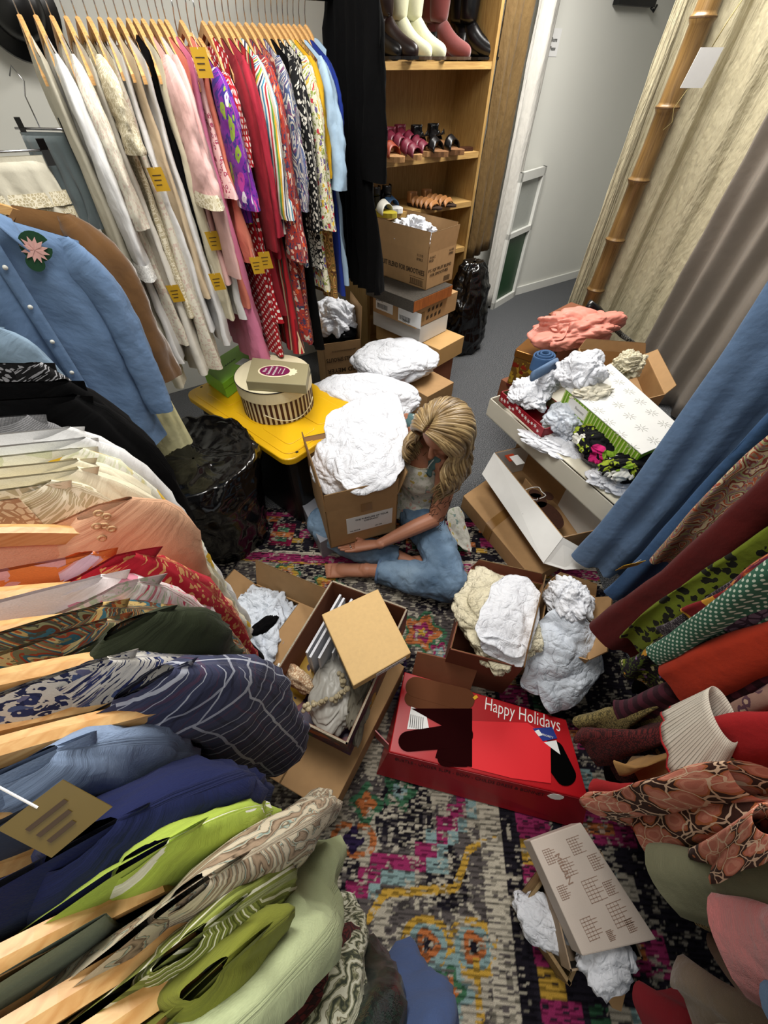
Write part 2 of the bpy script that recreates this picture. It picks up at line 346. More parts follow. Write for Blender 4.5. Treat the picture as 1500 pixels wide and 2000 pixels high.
# borders: far edge bands and right edge band
def border(D,T):
    """D distance inwards from the edge, T coordinate along it"""
    m=(D<.36)&(D>=0); Cc[m]=DARK
    q=np.round(T/.03)*.03; per=(q/.24)%1; E2=np.round(D/.03)*.03
    setc((D>.03)&(D<.06),MAG,.85); setc((D>.30)&(D<.36),MAG,.92); setc((D>.285)&(D<.30),CREAM,.9); setc((D>.345)&(D<.36),YEL,.5)
    setc((D>.06)&(D<.10)&(per<.5),ORG_,.85); setc((D>.09)&(D<.28)&(per>.35)&(per<.75)&(np.abs(E2-.18)<.085),DRED,.9)
    setc((np.abs(E2-.18)<.05)&(np.abs(per-.55)<.12),GRN,.85); setc((np.abs(E2-.18)<.02)&(np.abs(per-.55)<.2),ORG_,.9)
    setc((D>.22)&(D<.30)&(per>.92),YEL,.9); setc((D>.20)&(D<.23)&((per>.8)|(per<.05)),YEL,.9); setc((E2<.2)&(E2>.13)&(per<.18),MAG,.85)
border(b1-B,A)
d2=A-.437
m=d2>0; Cc[m&(B<.98)]=DARK*1.4
q=np.round(B/.03)*.03; per=(q/.27)%1; E2=np.round(d2/.03)*.03
g=(B<.98)
setc(g&(d2>.02)&(d2<.13)&(per>.2),MAG,.86); setc(g&(np.abs(d2-.06)<.035)&(per<.14),YEL,.95); setc(g&(d2>.15)&(d2<.21)&(per>.5),GRN*.7,.8)
setc(g&(d2>.17)&(d2<.40)&(per>.2)&(per<.5),MAG,.85); setc(g&(d2>.22)&(d2<.34)&(per>.3)&(per<.42),ORG_,.9); setc(g&(d2>.2)&(d2<.36)&(per>.68)&(per<.9),CREAM*.8,.9); setc(g&(d2>.26)&(d2<.31)&(per>.72),TEAL,.9); setc(g&(d2<.012)&(d2>-.03),DARK,.9); setc(g&(d2<-.03)&(d2>-.10),CREAM*.95,.75)
# worn patches
w_=(n3*.6+nf*.4>.66)&(n1>.3); Cc[w_]=Cc[w_]*.35+CREAM*.62
w_=(nf2<.16); Cc[w_]=Cc[w_]*.4
ribs=np.where((np.arange(SH[0])[:,None]%3==0)&(np.roll(nf2,7,axis=1)<.75),.48,1.); Cc*=ribs[...,None]; Cc*=1.15
Vv=[]; hz=.006+.0022*nf
PX_=RA.x*A+RB.x*B; PY_=RA.y*A+RB.y*B
vs=np.stack([PX_,PY_,hz],-1).reshape(-1,3)
idx=np.arange((na+1)*(nb+1)).reshape(nb+1,na+1)
fc=np.stack([idx[:-1,:-1],idx[:-1,1:],idx[1:,1:],idx[1:,:-1]],-1).reshape(-1,4)
keep=(vs[fc[:,0],0]>-.83)
fc=fc[keep]
me=bpy.data.meshes.new('area_rug'); me.vertices.add(len(vs)); me.vertices.foreach_set('co',vs.astype(np.float32).ravel())
me.loops.add(fc.size); me.loops.foreach_set('vertex_index',fc.astype(np.int32).ravel()); me.polygons.add(len(fc)); me.polygons.foreach_set('loop_start',np.arange(0,fc.size,4,dtype=np.int32)); me.update(calc_edges=True)
ca_=me.color_attributes.new('weave','FLOAT_COLOR','POINT'); cc=np.ones((len(vs),4),np.float32); cc[:,:3]=Cc.reshape(-1,3); ca_.data.foreach_set('color',cc.ravel())
t=NT('rug_pile'); at=t.n('ShaderNodeVertexColor',layer_name='weave'); nz=t.n('ShaderNodeTexNoise',i_Scale=420.); t.L(t.coord('obj'),nz.inputs[0]); t.L(t.mix(t.math('MULTIPLY',nz.outputs[0],.5),at.outputs[0],'#000000'),t.b.inputs['Base Color']); t.b.inputs['Roughness'].default_value=1; t.b.inputs['Specular IOR Level'].default_value=.1; t.bump(nz.outputs[0],.6,.003)
me.materials.append(t.m); rug=bpy.data.objects.new('area_rug',me); COL.objects.link(rug)
setp(rug,'worn multicolour oriental style area rug with magenta, yellow and teal motifs on the floor','rug')
# ---------------------------------------------------------------- clothing
def cloth_body(c,u,w,L,bw,hw,t,th,slope=.28,neck=.07,nd=.05,folds=9,fa=.012,seed=0,nu=56,nv=26,vneck=False,hemwave=.0,wav=1.,lean=0.):
    """closed hanging body: c top centre, u unit direction of the shoulders, w half shoulder width, L length, hw half hem width, t half thickness"""
    u=V3((u[0],u[1],0)).normalized(); n=V3((-u.y,u.x,0)); c=V3(c)
    def z_(v): return v*L
    def f(a,v):
        th_=2*math.pi*a; cs,sn=math.cos(th_),math.sin(th_)
        k=min(1,v/.16); W=w*(1-k)+bw*k
        if v>.16: q=(v-.16)/.84; W=bw*(1-q**1.3)+hw*q**1.3
        x=W*cs; T=(t*min(1,(v/.04)**.5)*(1-v)+th*v) if v>0 else .002
        y=T*math.copysign(abs(sn)**.75,sn)
        ph=seed*1.7; q=v**.8
        fold=fa*wav*q*(math.sin(folds*x/w*1.6+ph+1.5*noise.noise(V3((x*6,seed,v*2))))+.5*math.sin(folds*2.3*x/w+ph*2+v*2))
        y+=fold*(1-.5*abs(cs)**4)+.0045*min(1,v*12)*noise.noise(V3((x*22,z_(v)*13,seed*2.3+(0 if sn>0 else 5))))*(1 if sn>0 else -1)
        x+=fa*.8*q*math.sin(5*v+ph)
        zt=c.z-slope*abs(w*cs)*(1-.0*v)
        if v<.06 and abs(w*cs)<neck: zt-=nd*(1-(abs(w*cs)/neck)**(1 if vneck else (2 if neck<.15 else 4)))
        z=zt-v*(L-slope*abs(w*cs)*.9)
        if v>.95 and hemwave: z+=hemwave*math.sin(x*70+ph)
        P_=c+u*(x+lean*v*v)+n*(y+.006*noise.noise(V3((x*9,z*9,seed))))
        return V3((P_.x,P_.y,z)),(w-x+abs(y),zt-z+abs(y)*max(0,1-v*8))
    return grid(nu,nv,f,cu=True)
def sleeve_mesh(c,u,w,slope,L,ra,rb,out=.03,seed=0,flare=1.,side=1,fwd=0.,n=28,m=22,puff=0,sway=0.):
    u=V3((u[0],u[1],0)).normalized()*side; nn=V3((-u.y,u.x,0)); c=V3(c)
    S=c+u*(w-.035)-V3((0,0,slope*(w-.035)+.004))
    def f(a,v):
        th_=2*math.pi*a
        l=L*v; ox=out*(1-math.exp(-v*3.2)); p=S+u*(ox+.030*min(1,v*4))+V3((0,0,-l*(.90)-.02*min(1,v*5)))+nn*(fwd*v*v+sway*math.sin(v*3))
        k=1+(flare-1)*v; rr=ra*k*(.35+.65*min(1,(v*7)**.5)); r2=rb*k*(.25+.75*min(1,(v*7)**.5))
        if puff: rr*=1+puff*math.sin(math.pi*min(1,v*1.05)); r2*=1+puff*math.sin(math.pi*min(1,v*1.05))
        if v>.999: rr*=.97
        wr=1+.12*math.sin(3*th_+seed+v*7)+.14*noise.noise(V3((math.cos(th_)*3,math.sin(th_)*3+seed,v*13)))+.14*noise.noise(V3((math.cos(th_)*1.5,math.sin(th_)*1.5+seed,v*5)))
        q=p+u*math.cos(th_)*rr*wr+nn*math.sin(th_)*r2*wr
        return q,(th_*rr,-l)
    return grid(n,m,f,cu=True)
def hanger(c,u,label,w=.21,group='wooden hangers on the racks',mat=None,slope=.26,lift=-.016,hook=.10,bar=False,top=True):
    u=V3((u[0],u[1],0)).normalized(); n=V3((-u.y,u.x,0)); c=V3(c)+V3((0,0,lift))
    t=thing('clothes_hanger',label,'hanger',c,group)
    mb=MB(); N=12; V=[];F=[];U=[]
    for i in range(N*2+1):
        s=(i-N)/N; x=s*w; z=-slope*abs(x)-.030*abs(s)**3+.006*math.cos(s*math.pi); y=.012*(1-abs(s)**2) if False else -.010*s*s
        hh=.014*(1-.35*abs(s)); th=.0062
        for dy,dz in ((-th,-hh),(th,-hh),(th,hh*.8),(0,hh),(-th,hh*.8)):
            V.append(c+u*x+n*(y+dy)+V3((0,0,z+dz))); U.append((x,dz))
    for i in range(N*2):
        for k in range(5): F.append((i*5+k,i*5+(k+1)%5,(i+1)*5+(k+1)%5,(i+1)*5+k))
    F.append((4,3,2,1,0)); F.append(tuple(N*2*5+k for k in range(5)))
    mesh('hanger_arms',V,F,mat or HW,t,uv=U,smooth=False)
    if bar: MB().tube([c-u*w*.8+V3((0,0,-.07)),c+u*w*.8+V3((0,0,-.07))],.0055,8).build('trouser_bar',HW,t,smooth=True)
    pts=[c+V3((0,0,.01)),c+V3((0,0,hook*.45))]+[c+V3((0,0,hook*.45+.02))+u*(.02*math.sin(a))*1+V3((0,0,.02-.02*math.cos(a)))for a in (.5,1.2,2.,2.8,3.6,4.2)]
    MB().tube(pts,.0018,6).build('hook',CHROME,t,smooth=True)
    return t
def garment(name,label,cat,c,u,mat,w=.2,L=1.0,bw=None,hw=.24,t=.012,th=.02,slope=.28,sl=None,smat=None,group=None,hang=True,hl=None,hw_=None,cuff=None,hem=None,neck=.07,nd=.05,seed=None,**k):
    """cloth on its hanger; sl=dict(L,ra,rb,flare,out) for the sleeves"""
    global _gs
    _gs+=1; seed=_gs if seed is None else seed
    bw=bw or w*.86
    T=thing(name,label,cat,c,group)
    V,F,U=cloth_body(c,u,w,L,bw,hw,t,th,slope,neck,nd,seed=seed,**k)
    mesh('bodice' if 'dress' in name or 'gown' in name else 'body',V,F,mat,T,uv=U)
    if sl:
        for sd in (1,-1):
            if sd==-1 and sl.get('one'): continue
            d={q:v for q,v in sl.items() if q not in('one','cuffL')}
            V,F,U=sleeve_mesh(c,u,w,slope,side=sd,seed=seed,**d); mesh('sleeve',V,F,smat or mat,T,uv=U)
            if cuff:
                d2=dict(d); Lc=d['L']
                uu=V3((u[0],u[1],0)).normalized()*sd; nn=V3((-uu.y,uu.x,0)); fl=d.get('flare',1)
                S=V3(c)+uu*(w-.035)-V3((0,0,slope*(w-.035)+.004)); e=S+uu*(d.get('out',.03)+.03)+V3((0,0,-Lc*.9-.02))+nn*(d.get('fwd',0))
                ra,rb=d['ra']*fl*1.06,d['rb']*fl*1.1; h=cuff[1]
                V,F,U=grid(20,3,lambda a,v:(e+uu*math.cos(6.2832*a)*ra*(1+.12*v+.05*math.sin(8*6.2832*a)*v)+nn*math.sin(6.2832*a)*rb*(1+.12*v+.05*math.sin(8*6.2832*a)*v)+V3((0,0,.012-h*v)),(a*.3,v*h)),cu=True)
                mesh('cuff',V,F,cuff[0],T,uv=U)
    if hang: hanger(c,u,lift=(-.006 if neck>.15 else -.016),label=hl or ' '.join(('wooden hanger holding the '+label).replace(',','').split()[:16]),w=(hw_ or (min(w-.03,neck+.012) if neck>.15 else w-.03)),slope=slope)
    return T
_gs=0
def tagcard(px,label,p,d1,d2,sz=(.045,.06),mat=None,name='price_tag',parent=None):
    """small hanging card; p top centre, d1 width dir, d2 down dir"""
    d1=V3(d1).normalized(); d2=V3(d2).normalized(); n=d1.cross(d2)
    mb=MB().box(V3(p)-d1*sz[0]/2,d1*sz[0],d2*sz[1],n*.001)
    T=thing(name,label,'tag',p); mb.build('card',mat or YTAG,T); MB().tube([V3(p)-d2*.03,V3(p)+d2*.004],.0006,5).build('string',WHITEINK,T)
    mb=MB()
    for i in range(3): mb.box(V3(p)-d1*sz[0]*.32+d2*sz[1]*(.3+.2*i)-n*.0006,d1*sz[0]*(.6-.1*i),d2*.0025,n*-.0004)
    mb.build('printed_lines',INKBR,T)
    return T
# ---------------------------------------------------------------- fabrics
F_={}
def FB(k,*a,**kw):
    F_[k]=fab('cloth_'+k,*a,**kw); return F_[k]
FB('ivory','plain',['#ddd8c6','#cfc9b4']); FB('white','plain',['#e6e6e4','#d8d8d8']); FB('offwhite','plain',['#d8d4c8','#e6e2d8']); FB('lacecream','net',['#b9ad8c','#e4dcc4'],90); FB('lacewhite','net',['#c6c6c2','#eeeeea'],110)
FB('sprig','spots',['#dfdac8','#d2bcae'],95); FB('beige','plain',['#cbb89a','#c2ad8e']); FB('palepink','plain',['#e6bfba','#e0b2ac']); FB('pinkwhite','stripe',['#e9dcdc','#e9dcdc','#dd9aa6'],8,ax=0)
FB('pink','plain',['#d6779a','#dd88a8'],alpha=.96); FB('salmon','plain',['#dd8672','#d97c66']); FB('sprigpink','spots',['#e6c0bb','#a94c62','#e0d4d0'],60)
FB('purple','floral',['#7b2a9a','#3a2a86','#d84fa0','#e6e0ea','#8fae3a','#c03fa0'],14); FB('reddots','dots',['#a81420','#ede4dc'],45,rot=.78); FB('darkred','plain',['#7c1420','#8c1826']); FB('crimson','plain',['#9c2236','#b02a3c'])
FB('multistripe','stripe',['#f0ece4','#3c8fae','#f0ece4','#c2303a','#e9e4dc','#5a9a4e','#e0b23c','#f0ece4','#333355'],9); FB('redstripe','stripe',['#a81c24','#8a1620','#2f4a3a','#b8242c','#d8c49c','#7a1420','#b81c28'],14)
FB('redfloral','floral',['#a2352c','#3d3a58','#e2b7a2','#d8582e','#c9c4b4'],34); FB('redpais','paisley',['#a83a30','#d9b49a','#8c2a28','#40406a','#c96a4a','#b0402e'],22)
FB('bluepais','paisley',['#d0cdbf','#5f6a8c','#d8d4c8','#7a4f72','#3f4f78'],16); FB('black','plain',['#020203','#040405'],sheen=0.,rough=.95); FB('bw','net',['#dcd8cc','#0b0b0d'],55); FB('bwf','spots',['#101012','#d9d4c8'],70)
FB('yelflor','floral',['#e2ddc4','#8d9a4a','#c23c4a','#d6b23c','#6a5a8a'],38); FB('yellow','plain',['#d2a41c','#c89a18']); FB('tanpais','paisley',['#a87c3c','#5a3a22','#d0a860','#8a4a2a','#c09858','#6a5a2a'],20)
FB('ltblue','plain',['#9db8cf','#a9c2d8']); FB('royal','plain',['#142a78','#18328c']); FB('ltorange','plain',['#c98a2a','#b87c20'])
FB('denim','plain',['#5a7496','#6c86a8'],wr=.5,sheen=.05); FB('denimlt','plain',['#7990a6','#8ca4b8'],wr=.5); FB('denimdk','plain',['#34527a','#3f6089'],wr=.5); FB('suede','plain',['#6e4a1c','#5a3a14'],wr=.25,sheen=.5); FB('velvetgrey','plain',['#4e585a','#6a7678'],sheen=.4); FB('knitgrey','geo',['#7e7e80','#8f8f90','#5e5e60'],160)
FB('paleyellow','plain',['#d8d29a','#e0dab0']); FB('glit','spots',['#08080a','#9c9ca0'],140)
FB('lemon','floral',['#e8e6d6','#d4d6b8','#d8b02c','#d8cf9a','#cfa92c'],22); FB('cream','plain',['#e6dec4','#dcd3b6']); FB('peach','plain',['#e2b491','#d8a583'],wr=.5); FB('peachlace','net',['#e8d2b0','#b89270'],130)
FB('orangepink','floral',['#d8763a','#d89a9a','#c83a4a','#d8b8c8','#e08a3a','#9c7ab0'],24); FB('redspark','spots',['#a8182a','#c9935c'],110); FB('stripepw','stripe',['#e8dcdc','#e8dcdc','#e8dcdc','#cc8496','#e8dcdc'],22,ax=1); FB('pinkfl','floral',['#d8c4c4','#b0b8a0','#b8405a','#d8808e','#e8e0dc'],60)
FB('paisteal','paisley',['#55584a','#a8572e','#c2a468','#3d6a78','#6e3a24','#94936c','#4e4a3e'],34); FB('paisteal2','paisley',['#6a6a52','#b0603a','#b8a878','#2f5a68','#8a3a24','#6c6a4e'],46); FB('olivedk','plain',['#262c1a','#2c331f'],wr=.5)
FB('navyfl','floral',['#d0ccc4','#22294e','#1d2550','#4c5a86','#2a3360','#6a6a8c'],80); FB('navyborder','stripe',['#cfccc4','#2a3a78','#232c5c','#cfccc4'],14); FB('plaid','plaid',['#3a3e58','#23263a','#c0c4d0','#5a3a50'],21); FB('chambray','plain',['#7f93b2','#8fa2bf'],wr=.6); FB('greyblue','plain',['#6a7c92','#5f7086'],wr=.6); FB('slate','plain',['#3f4656','#383e4c'])
FB('navy','plain',['#141e4c','#101840'],wr=.6); FB('lime','floral',['#a9bf4c','#a9bf4c','#dfe0c8','#e6e6d8','#b8cc5a'],26); FB('sage','plain',['#6e7a66','#788470']); FB('camo','swirl',['#a08a72','#4e4030','#bda68c','#93aaa0','#6a5a44','#c4b8a0'],60)
FB('olivestr','stripe',['#7a8236','#e0e0c8','#7a8236','#8c9648','#5e6628'],60,ax=0); FB('olivegeo','geo',['#878f4c','#d8d8c4','#5a6030'],22); FB('olive','plain',['#6f7426','#7c8130']); FB('mint','plain',['#a9b488','#b4be94'],wr=.4)
FB('wavegreen','swirl',['#2c3428','#7c7c5c','#b8b8a0','#3a4434','#8a8062','#c8c8b4'],80); FB('sequin','net',['#0a2018','#04100c'],120,rough=.25); FB('denimbot','plain',['#34466e','#3d5078'])
FB('florscarf','paisley',['#a08a6c','#b0563a','#c8b894','#7a3a30','#9aa070','#8a6a70'],30); FB('velvetred','plain',['#5c0c0a','#440806'],sheen=.04); FB('greenblk','spots',['#6c7a1c','#15160c'],40); FB('greendots','dots',['#2f5c48','#b8c4b4'],95,rot=.78); FB('orangered','plain',['#9c2c12','#8a240e']); FB('orangebr','plain',['#a83014','#98280f']); FB('geobw','geo',['#8a8284','#221a26','#2c222c'],60)
FB('yelred','stripe',['#c08a2c','#7a1418','#7a1418'],12,ax=1); FB('plumstr','stripe',['#2c0a18','#4a1828'],28,ax=1); FB('purplace','net',['#5c4858','#2c1c2a'],60); FB('goldlace','net',['#8c7c4c','#4a4226'],170); FB('winelace','net',['#5c1c1c','#2a0a0c'],140); FB('darkfl','floral',['#16080c','#2a2440','#5a2a28','#3a4a5a','#7a5a3a'],60); FB('jungle','floral',['#140c18','#4a5a1c','#8a6a9c','#c08a2c','#7a8a1c','#c8c090'],48); FB('mauveleaf','spots',['#9c7a6c','#5a3a48','#c0a48c'],36); FB('tan','plain',['#a07848','#947040']); FB('redknit','plain',['#98181c','#a41c20']); FB('pleat','stripe',['#c4bcae','#c4bcae','#cdc5b8','#8c8578'],200,ax=0)
FB('peachleaf','leaf',['#c27460','#d08a72','#b0643a','#3a1c12','#e0bea0'],42); FB('sage2','plain',['#6e6c54','#5e5e48']); FB('kimono','geo',['#14100c','#2a1e18','#8a7448'],50); FB('rust','plain',['#7c3c1c','#6e3418']); FB('dustypink','plain',['#95504f','#a86462'],sheen=.25,wr=.9); FB('taupe','plain',['#6c5648','#5c483c']); FB('fur','plain',['#94836e','#6c5c4a'],sheen=.3,wr=.9); FB('orangebot','paisley',['#8a2c1c','#a84c2c','#6a1c3c','#c07840','#5a1430'],22); FB('steel','plain',['#3c4c60','#445468'])
# ---------------------------------------------------------------- back rack: garments end-on, hems towards the boxes
def bx_(px): return .23+(px-215)*.00166
BU=(0,-1)
def back(px,label,mat,L=1.0,cat='dress',name='dress',w=.21,hw=.25,t=.013,th=.024,sl=None,z=1.735,dy=0,**k):
    k.setdefault('slope',.38); k.setdefault('hook',.07) if False else None
    return garment(name,label,cat,(bx_(px),2.03+dy,z),BU,F_[mat],w=w,L=L*.89,hw=hw*.92,t=t,th=th,sl=sl,nu=40,nv=20,**k)
SLW=dict(L=.5,ra=.055,rb=.016,flare=1.1,out=.02)
back(128,'long ivory cotton dress at the wall end of the back rack','ivory',1.16,sl=None,hw=.27,th=.04)
back(152,'white nightgown with a lace trimmed long sleeve, second from the wall end','white',1.05,sl=dict(L=.52,ra=.06,rb=.02,flare=1.25),cuff=(F_['lacewhite'],.05),th=.03)
back(176,'cream sprigged cotton dress with a flared sleeve on the back rack','sprig',.98,sl=dict(L=.40,ra=.06,rb=.018,flare=1.5),th=.03)
back(198,'sheer off white dress with a lace shoulder, beside the sprigged dress','offwhite',1.13,th=.038,hw=.28)
back(216,'ecru lace dress with short sleeves among the white dresses','lacecream',.86,sl=dict(L=.2,ra=.07,rb=.02,flare=1.3),th=.026)
back(234,'embroidered cream dress with a scalloped sheer hem','sprig',1.12,th=.04,hw=.27)
back(252,'plain white slip dress with thin shoulders on the back rack','white',.95,w=.19)
back(268,'beige linen dress between white ones, shoulders bare','beige',.80,w=.20)
back(284,'white cotton gown with a lace hem ending lowest of the whites','white',1.02,th=.03,hem=1)
back(300,'dark trousers hung behind beige dress among the white clothes','black',.62,cat='trousers',name='trousers',w=.17,hw=.17)
back(312,'pale cream dress beside the pale pink robe','cream',.92,th=.026)
back(326,'pale pink lace edged robe with a wide sleeve','palepink',.76,cat='robe',name='robe',sl=dict(L=.33,ra=.07,rb=.02,flare=1.6),cuff=(F_['lacecream'],.04))
back(342,'pink and white satin robe with a long sleeve','white',.92,cat='robe',name='robe',smat=F_['palepink'],sl=dict(L=.62,ra=.055,rb=.018,flare=1.1))
back(356,'salmon pink long dress beside the pink satin robe','salmon',.88,th=.026)
back(368,'bubblegum pink chiffon evening gown with a full skirt','pink',1.18,name='evening_gown',w=.19,hw=.27,th=.05,folds=14)
back(384,'pale pink sprigged camisole with thin straps and a bust seam','sprigpink',.42,cat='camisole',name='camisole',w=.17,sl=None,z=1.70,nd=.02)
back(396,'coral pink ruffled dress tucked behind the camisole','salmon',.70,w=.18)
back(410,'purple blouse with pink and green flowers','purple',.52,cat='blouse',name='blouse',sl=dict(L=.36,ra=.075,rb=.02,flare=1.35),z=1.71)
back(424,'red dress with small white polka dots','reddots',1.12,sl=dict(L=.22,ra=.06,rb=.02),th=.03,z=1.70)
back(438,'second red polka dot dress with its folded skirt','reddots',.98,th=.026,w=.19)
back(452,'burgundy dress with a plain long sleeve','darkred',.95,sl=dict(L=.55,ra=.05,rb=.018))
back(468,'crimson satin blouse hung next to the burgundy dress','crimson',.70,cat='blouse',name='blouse',sl=dict(L=.5,ra=.05,rb=.018))
back(482,'maxi dress with red, green and cream stripes and a full skirt','redstripe',1.16,name='maxi_dress',th=.04,hw=.27,folds=13)
back(494,'white blouse with rainbow coloured stripes and a long sleeve','multistripe',.6,cat='blouse',name='blouse',sl=dict(L=.44,ra=.065,rb=.02,flare=1.2))
back(510,'red paisley tunic with floral trim bands and a wide sleeve','redfloral',1.12,cat='tunic',name='tunic',sl=dict(L=.60,ra=.07,rb=.024,flare=1.25),th=.03)
back(526,'rust red paisley dress hanging long beside the tunic','redpais',1.14,th=.03)
back(540,'pale dress with blue and mauve paisley medallions','bluepais',.75,sl=dict(L=.42,ra=.06,rb=.02,flare=1.1))
back(556,'long black dress hanging to the floor between prints','black',1.18,th=.035)
back(571,'black blouse with a white broken net print','bwf',.62,cat='blouse',name='blouse',sl=dict(L=.5,ra=.055,rb=.02))
back(584,'short black and white print dress with a gathered waist','bw',.78,th=.03)
back(597,'cream dress with small yellow and red flowers','yelflor',.88,sl=dict(L=.5,ra=.06,rb=.022,flare=1.3),th=.028)
back(609,'bright yellow tunic beside the small flower dress','yellow',.52,cat='tunic',name='tunic',sl=dict(L=.32,ra=.05,rb=.018))
back(620,'brown and gold paisley scarf dress with an ochre hem','tanpais',.93,th=.03,cuff=None)
back(633,'light blue blouse with a ruffled short sleeve','ltblue',.45,cat='blouse',name='blouse',sl=dict(L=.36,ra=.06,rb=.022,flare=1.5))
back(646,'royal blue robe with a white lace edge','royal',.92,cat='robe',name='robe',sl=dict(L=.34,ra=.05,rb=.02))
back(660,'light blue skirt seen low behind the royal blue robe','ltblue',.88,cat='skirt',name='skirt',w=.15)
# black lace gown against the bookshelf side
garment('lace_gown','long black lace gown hanging against the side of the bookshelf','gown',(1.10,1.93,1.93),BU,F_['black'],w=.13,L=1.02,hw=.20,t=.022,th=.035,sl=dict(L=.62,ra=.05,rb=.02,flare=1.6),seed=90,fa=.02,slope=.2)
R_=thing('clothes_rail','black metal clothes rail carrying the back row of dresses','clothes rail',(.65,2.03,1.79))
MB().tube([(-.30,2.03,1.805),(1.21,2.03,1.805)],.014,12).build('rail',BLACKPL,R_,smooth=True)
for X in (-.25,.45,1.15): MB().tube([(X,2.03,1.805),(X,2.03,2.698)],.008,10).build('ceiling_rod',BLACKPL,R_,smooth=True)
# yellow price cards on the back rack
for px,py,Y,lab in ((335,575,1.80,'yellow price card on the embroidered cream dress'),(411,470,1.805,'yellow price card on the salmon dress'),(418,552,1.78,'lower yellow price card beside the pink gown'),(300,345,1.805,'small yellow card among the white dresses'),(514,510,1.78,'yellow price card in front of the striped maxi dress'),(497,520,1.78,'tilted yellow card beside the polka dot dress'),(385,110,1.805,'large ochre card hung high beside the coral dress')):
    q=PY(px,py-18,Y); tagcard(0,lab,q,(.8,-.2,.0),(.12,0,-1),(.045,.062))
# black hat on the wall
T=thing('black_hat','round black hat hanging at the top left on the wall','hat',PY(28,10,2.9))
q=PY(28,12,2.95); MB().tube([q+V3((0,.03,0)),q+V3((0,-.02,0))],[.155,.15],36).build('brim',BLACKPL,T,smooth=True); MB().tube([q+V3((0,-.02,0)),q+V3((0,-.07,0)),q+V3((0,-.11,0))],[.10,.095,.07],30).build('crown',BLACKPL,T,smooth=True)
# ---------------------------------------------------------------- left rack: garments side by side, nearest below the camera
RX=-.295
def left(Y,label,mat,L=.8,cat='blouse',name='blouse',w=.205,hw=.13,bw=.14,t=.010,th=.018,sl=None,z=1.42,x=0,**k):
    return garment(name,label,cat,(RX+x,Y,z),(1,0),F_[mat],w=w,L=L,bw=bw,hw=hw,t=t,th=th,sl=sl,**k)
# far end: skirt and lace top on clip hangers, suede jacket, denim shirt
def clip_hanger(c,u,label,w=.16):
    u=V3((u[0],u[1],0)).normalized(); c=V3(c); t=thing('clip_hanger',label,'hanger',c,'clip hangers on the left rack')
    MB().tube([c-u*w,c+u*w],.003,8).build('bar',CHROME,t,smooth=True)
    MB().tube([c,c+V3((0,0,.07)),c+V3((0,0,.10))+u*.02,c+V3((0,0,.13)),c+V3((0,0,.11))-u*.02],.0018,6).build('hook',CHROME,t,smooth=True)
    for s in (-.85,.85):
        p=c+u*w*s; mb=MB()
        mb.poly([p+V3((0,-.012,.025)),p+V3((0,-.004,.0)),p+V3((0,-.012,-.035)),p+V3((0,.012,-.035)),p+V3((0,.004,0)),p+V3((0,.012,.025))],u*.022); mb.build('clip',BLACKPL,t)
def skirt(name,label,c,u,mat,w,L,hw,t=.02,th=.05,cat='skirt',**k):
    V,F,U=cloth_body(c,u,w,L,w*1.05,hw,t,th,0.0,.0,.0,**k); T=thing(name,label,cat,c)
    mesh('panel',V,F,mat,T,uv=U); u=V3((u[0],u[1],0)).normalized(); n=V3((-u.y,u.x,0))
    V,F,U=grid(40,2,lambda a,v:(V3(c)+u*(w+.004)*math.cos(6.2832*a)+n*(t*.55)*math.copysign(abs(math.sin(6.2832*a))**.7,math.sin(6.2832*a))+V3((0,0,.004-.035*v)),(a,v*.03)),cu=True)
    mesh('waistband',V,F,mat,T,uv=U); return T
skirt('denim_skirt','dark grey green skirt clipped to a hanger at the far left',PY(84,262,2.0),(1,-.9),F_['velvetgrey'],.075,.24,.10,seed=3)
clip_hanger(PY(84,262,2.0)+V3((0,0,.012)),(1,-.9),'chrome clip hanger holding the grey green skirt',.09)
skirt('lace_skirt','cream skirt with lace ruffles clipped beside the grey skirt',(-.15,1.93,1.46),(1,-.2),F_['ivory'],.13,.40,.16,seed=4,fa=.02)
for zz in (1.38,1.34):
    V,F,U=grid(60,3,lambda a,v:(V3((-.15,1.93,zz))+V3((.15*math.cos(6.2832*a),-.15*.2*math.cos(6.2832*a)+(.03+.012*v+.006*math.sin(a*120)*v)*math.sin(6.2832*a),-.035*v)),(a,v*.05)),cu=True)
    mesh('lace_ruffle',V,F,F_['lacecream'],bpy.data.objects['lace_skirt'],uv=U)
clip_hanger((-.15,1.93,1.475),(1,-.2),'chrome clip hanger holding the cream lace skirt')
left(1.72,'brown suede jacket with a long sleeve hanging behind the denim shirt','suede',.62,'jacket','jacket',w=.215,hw=.2,bw=.19,th=.03,t=.02,sl=dict(L=.60,ra=.065,rb=.04,flare=.95,out=.05),x=.075,z=1.405)
skirt('long_skirt','pale yellow pleated long skirt hanging below the denim shirt',(-.16,1.62,1.05),(1,0),F_['paleyellow'],.16,.95,.24,seed=8,folds=16,th=.06)
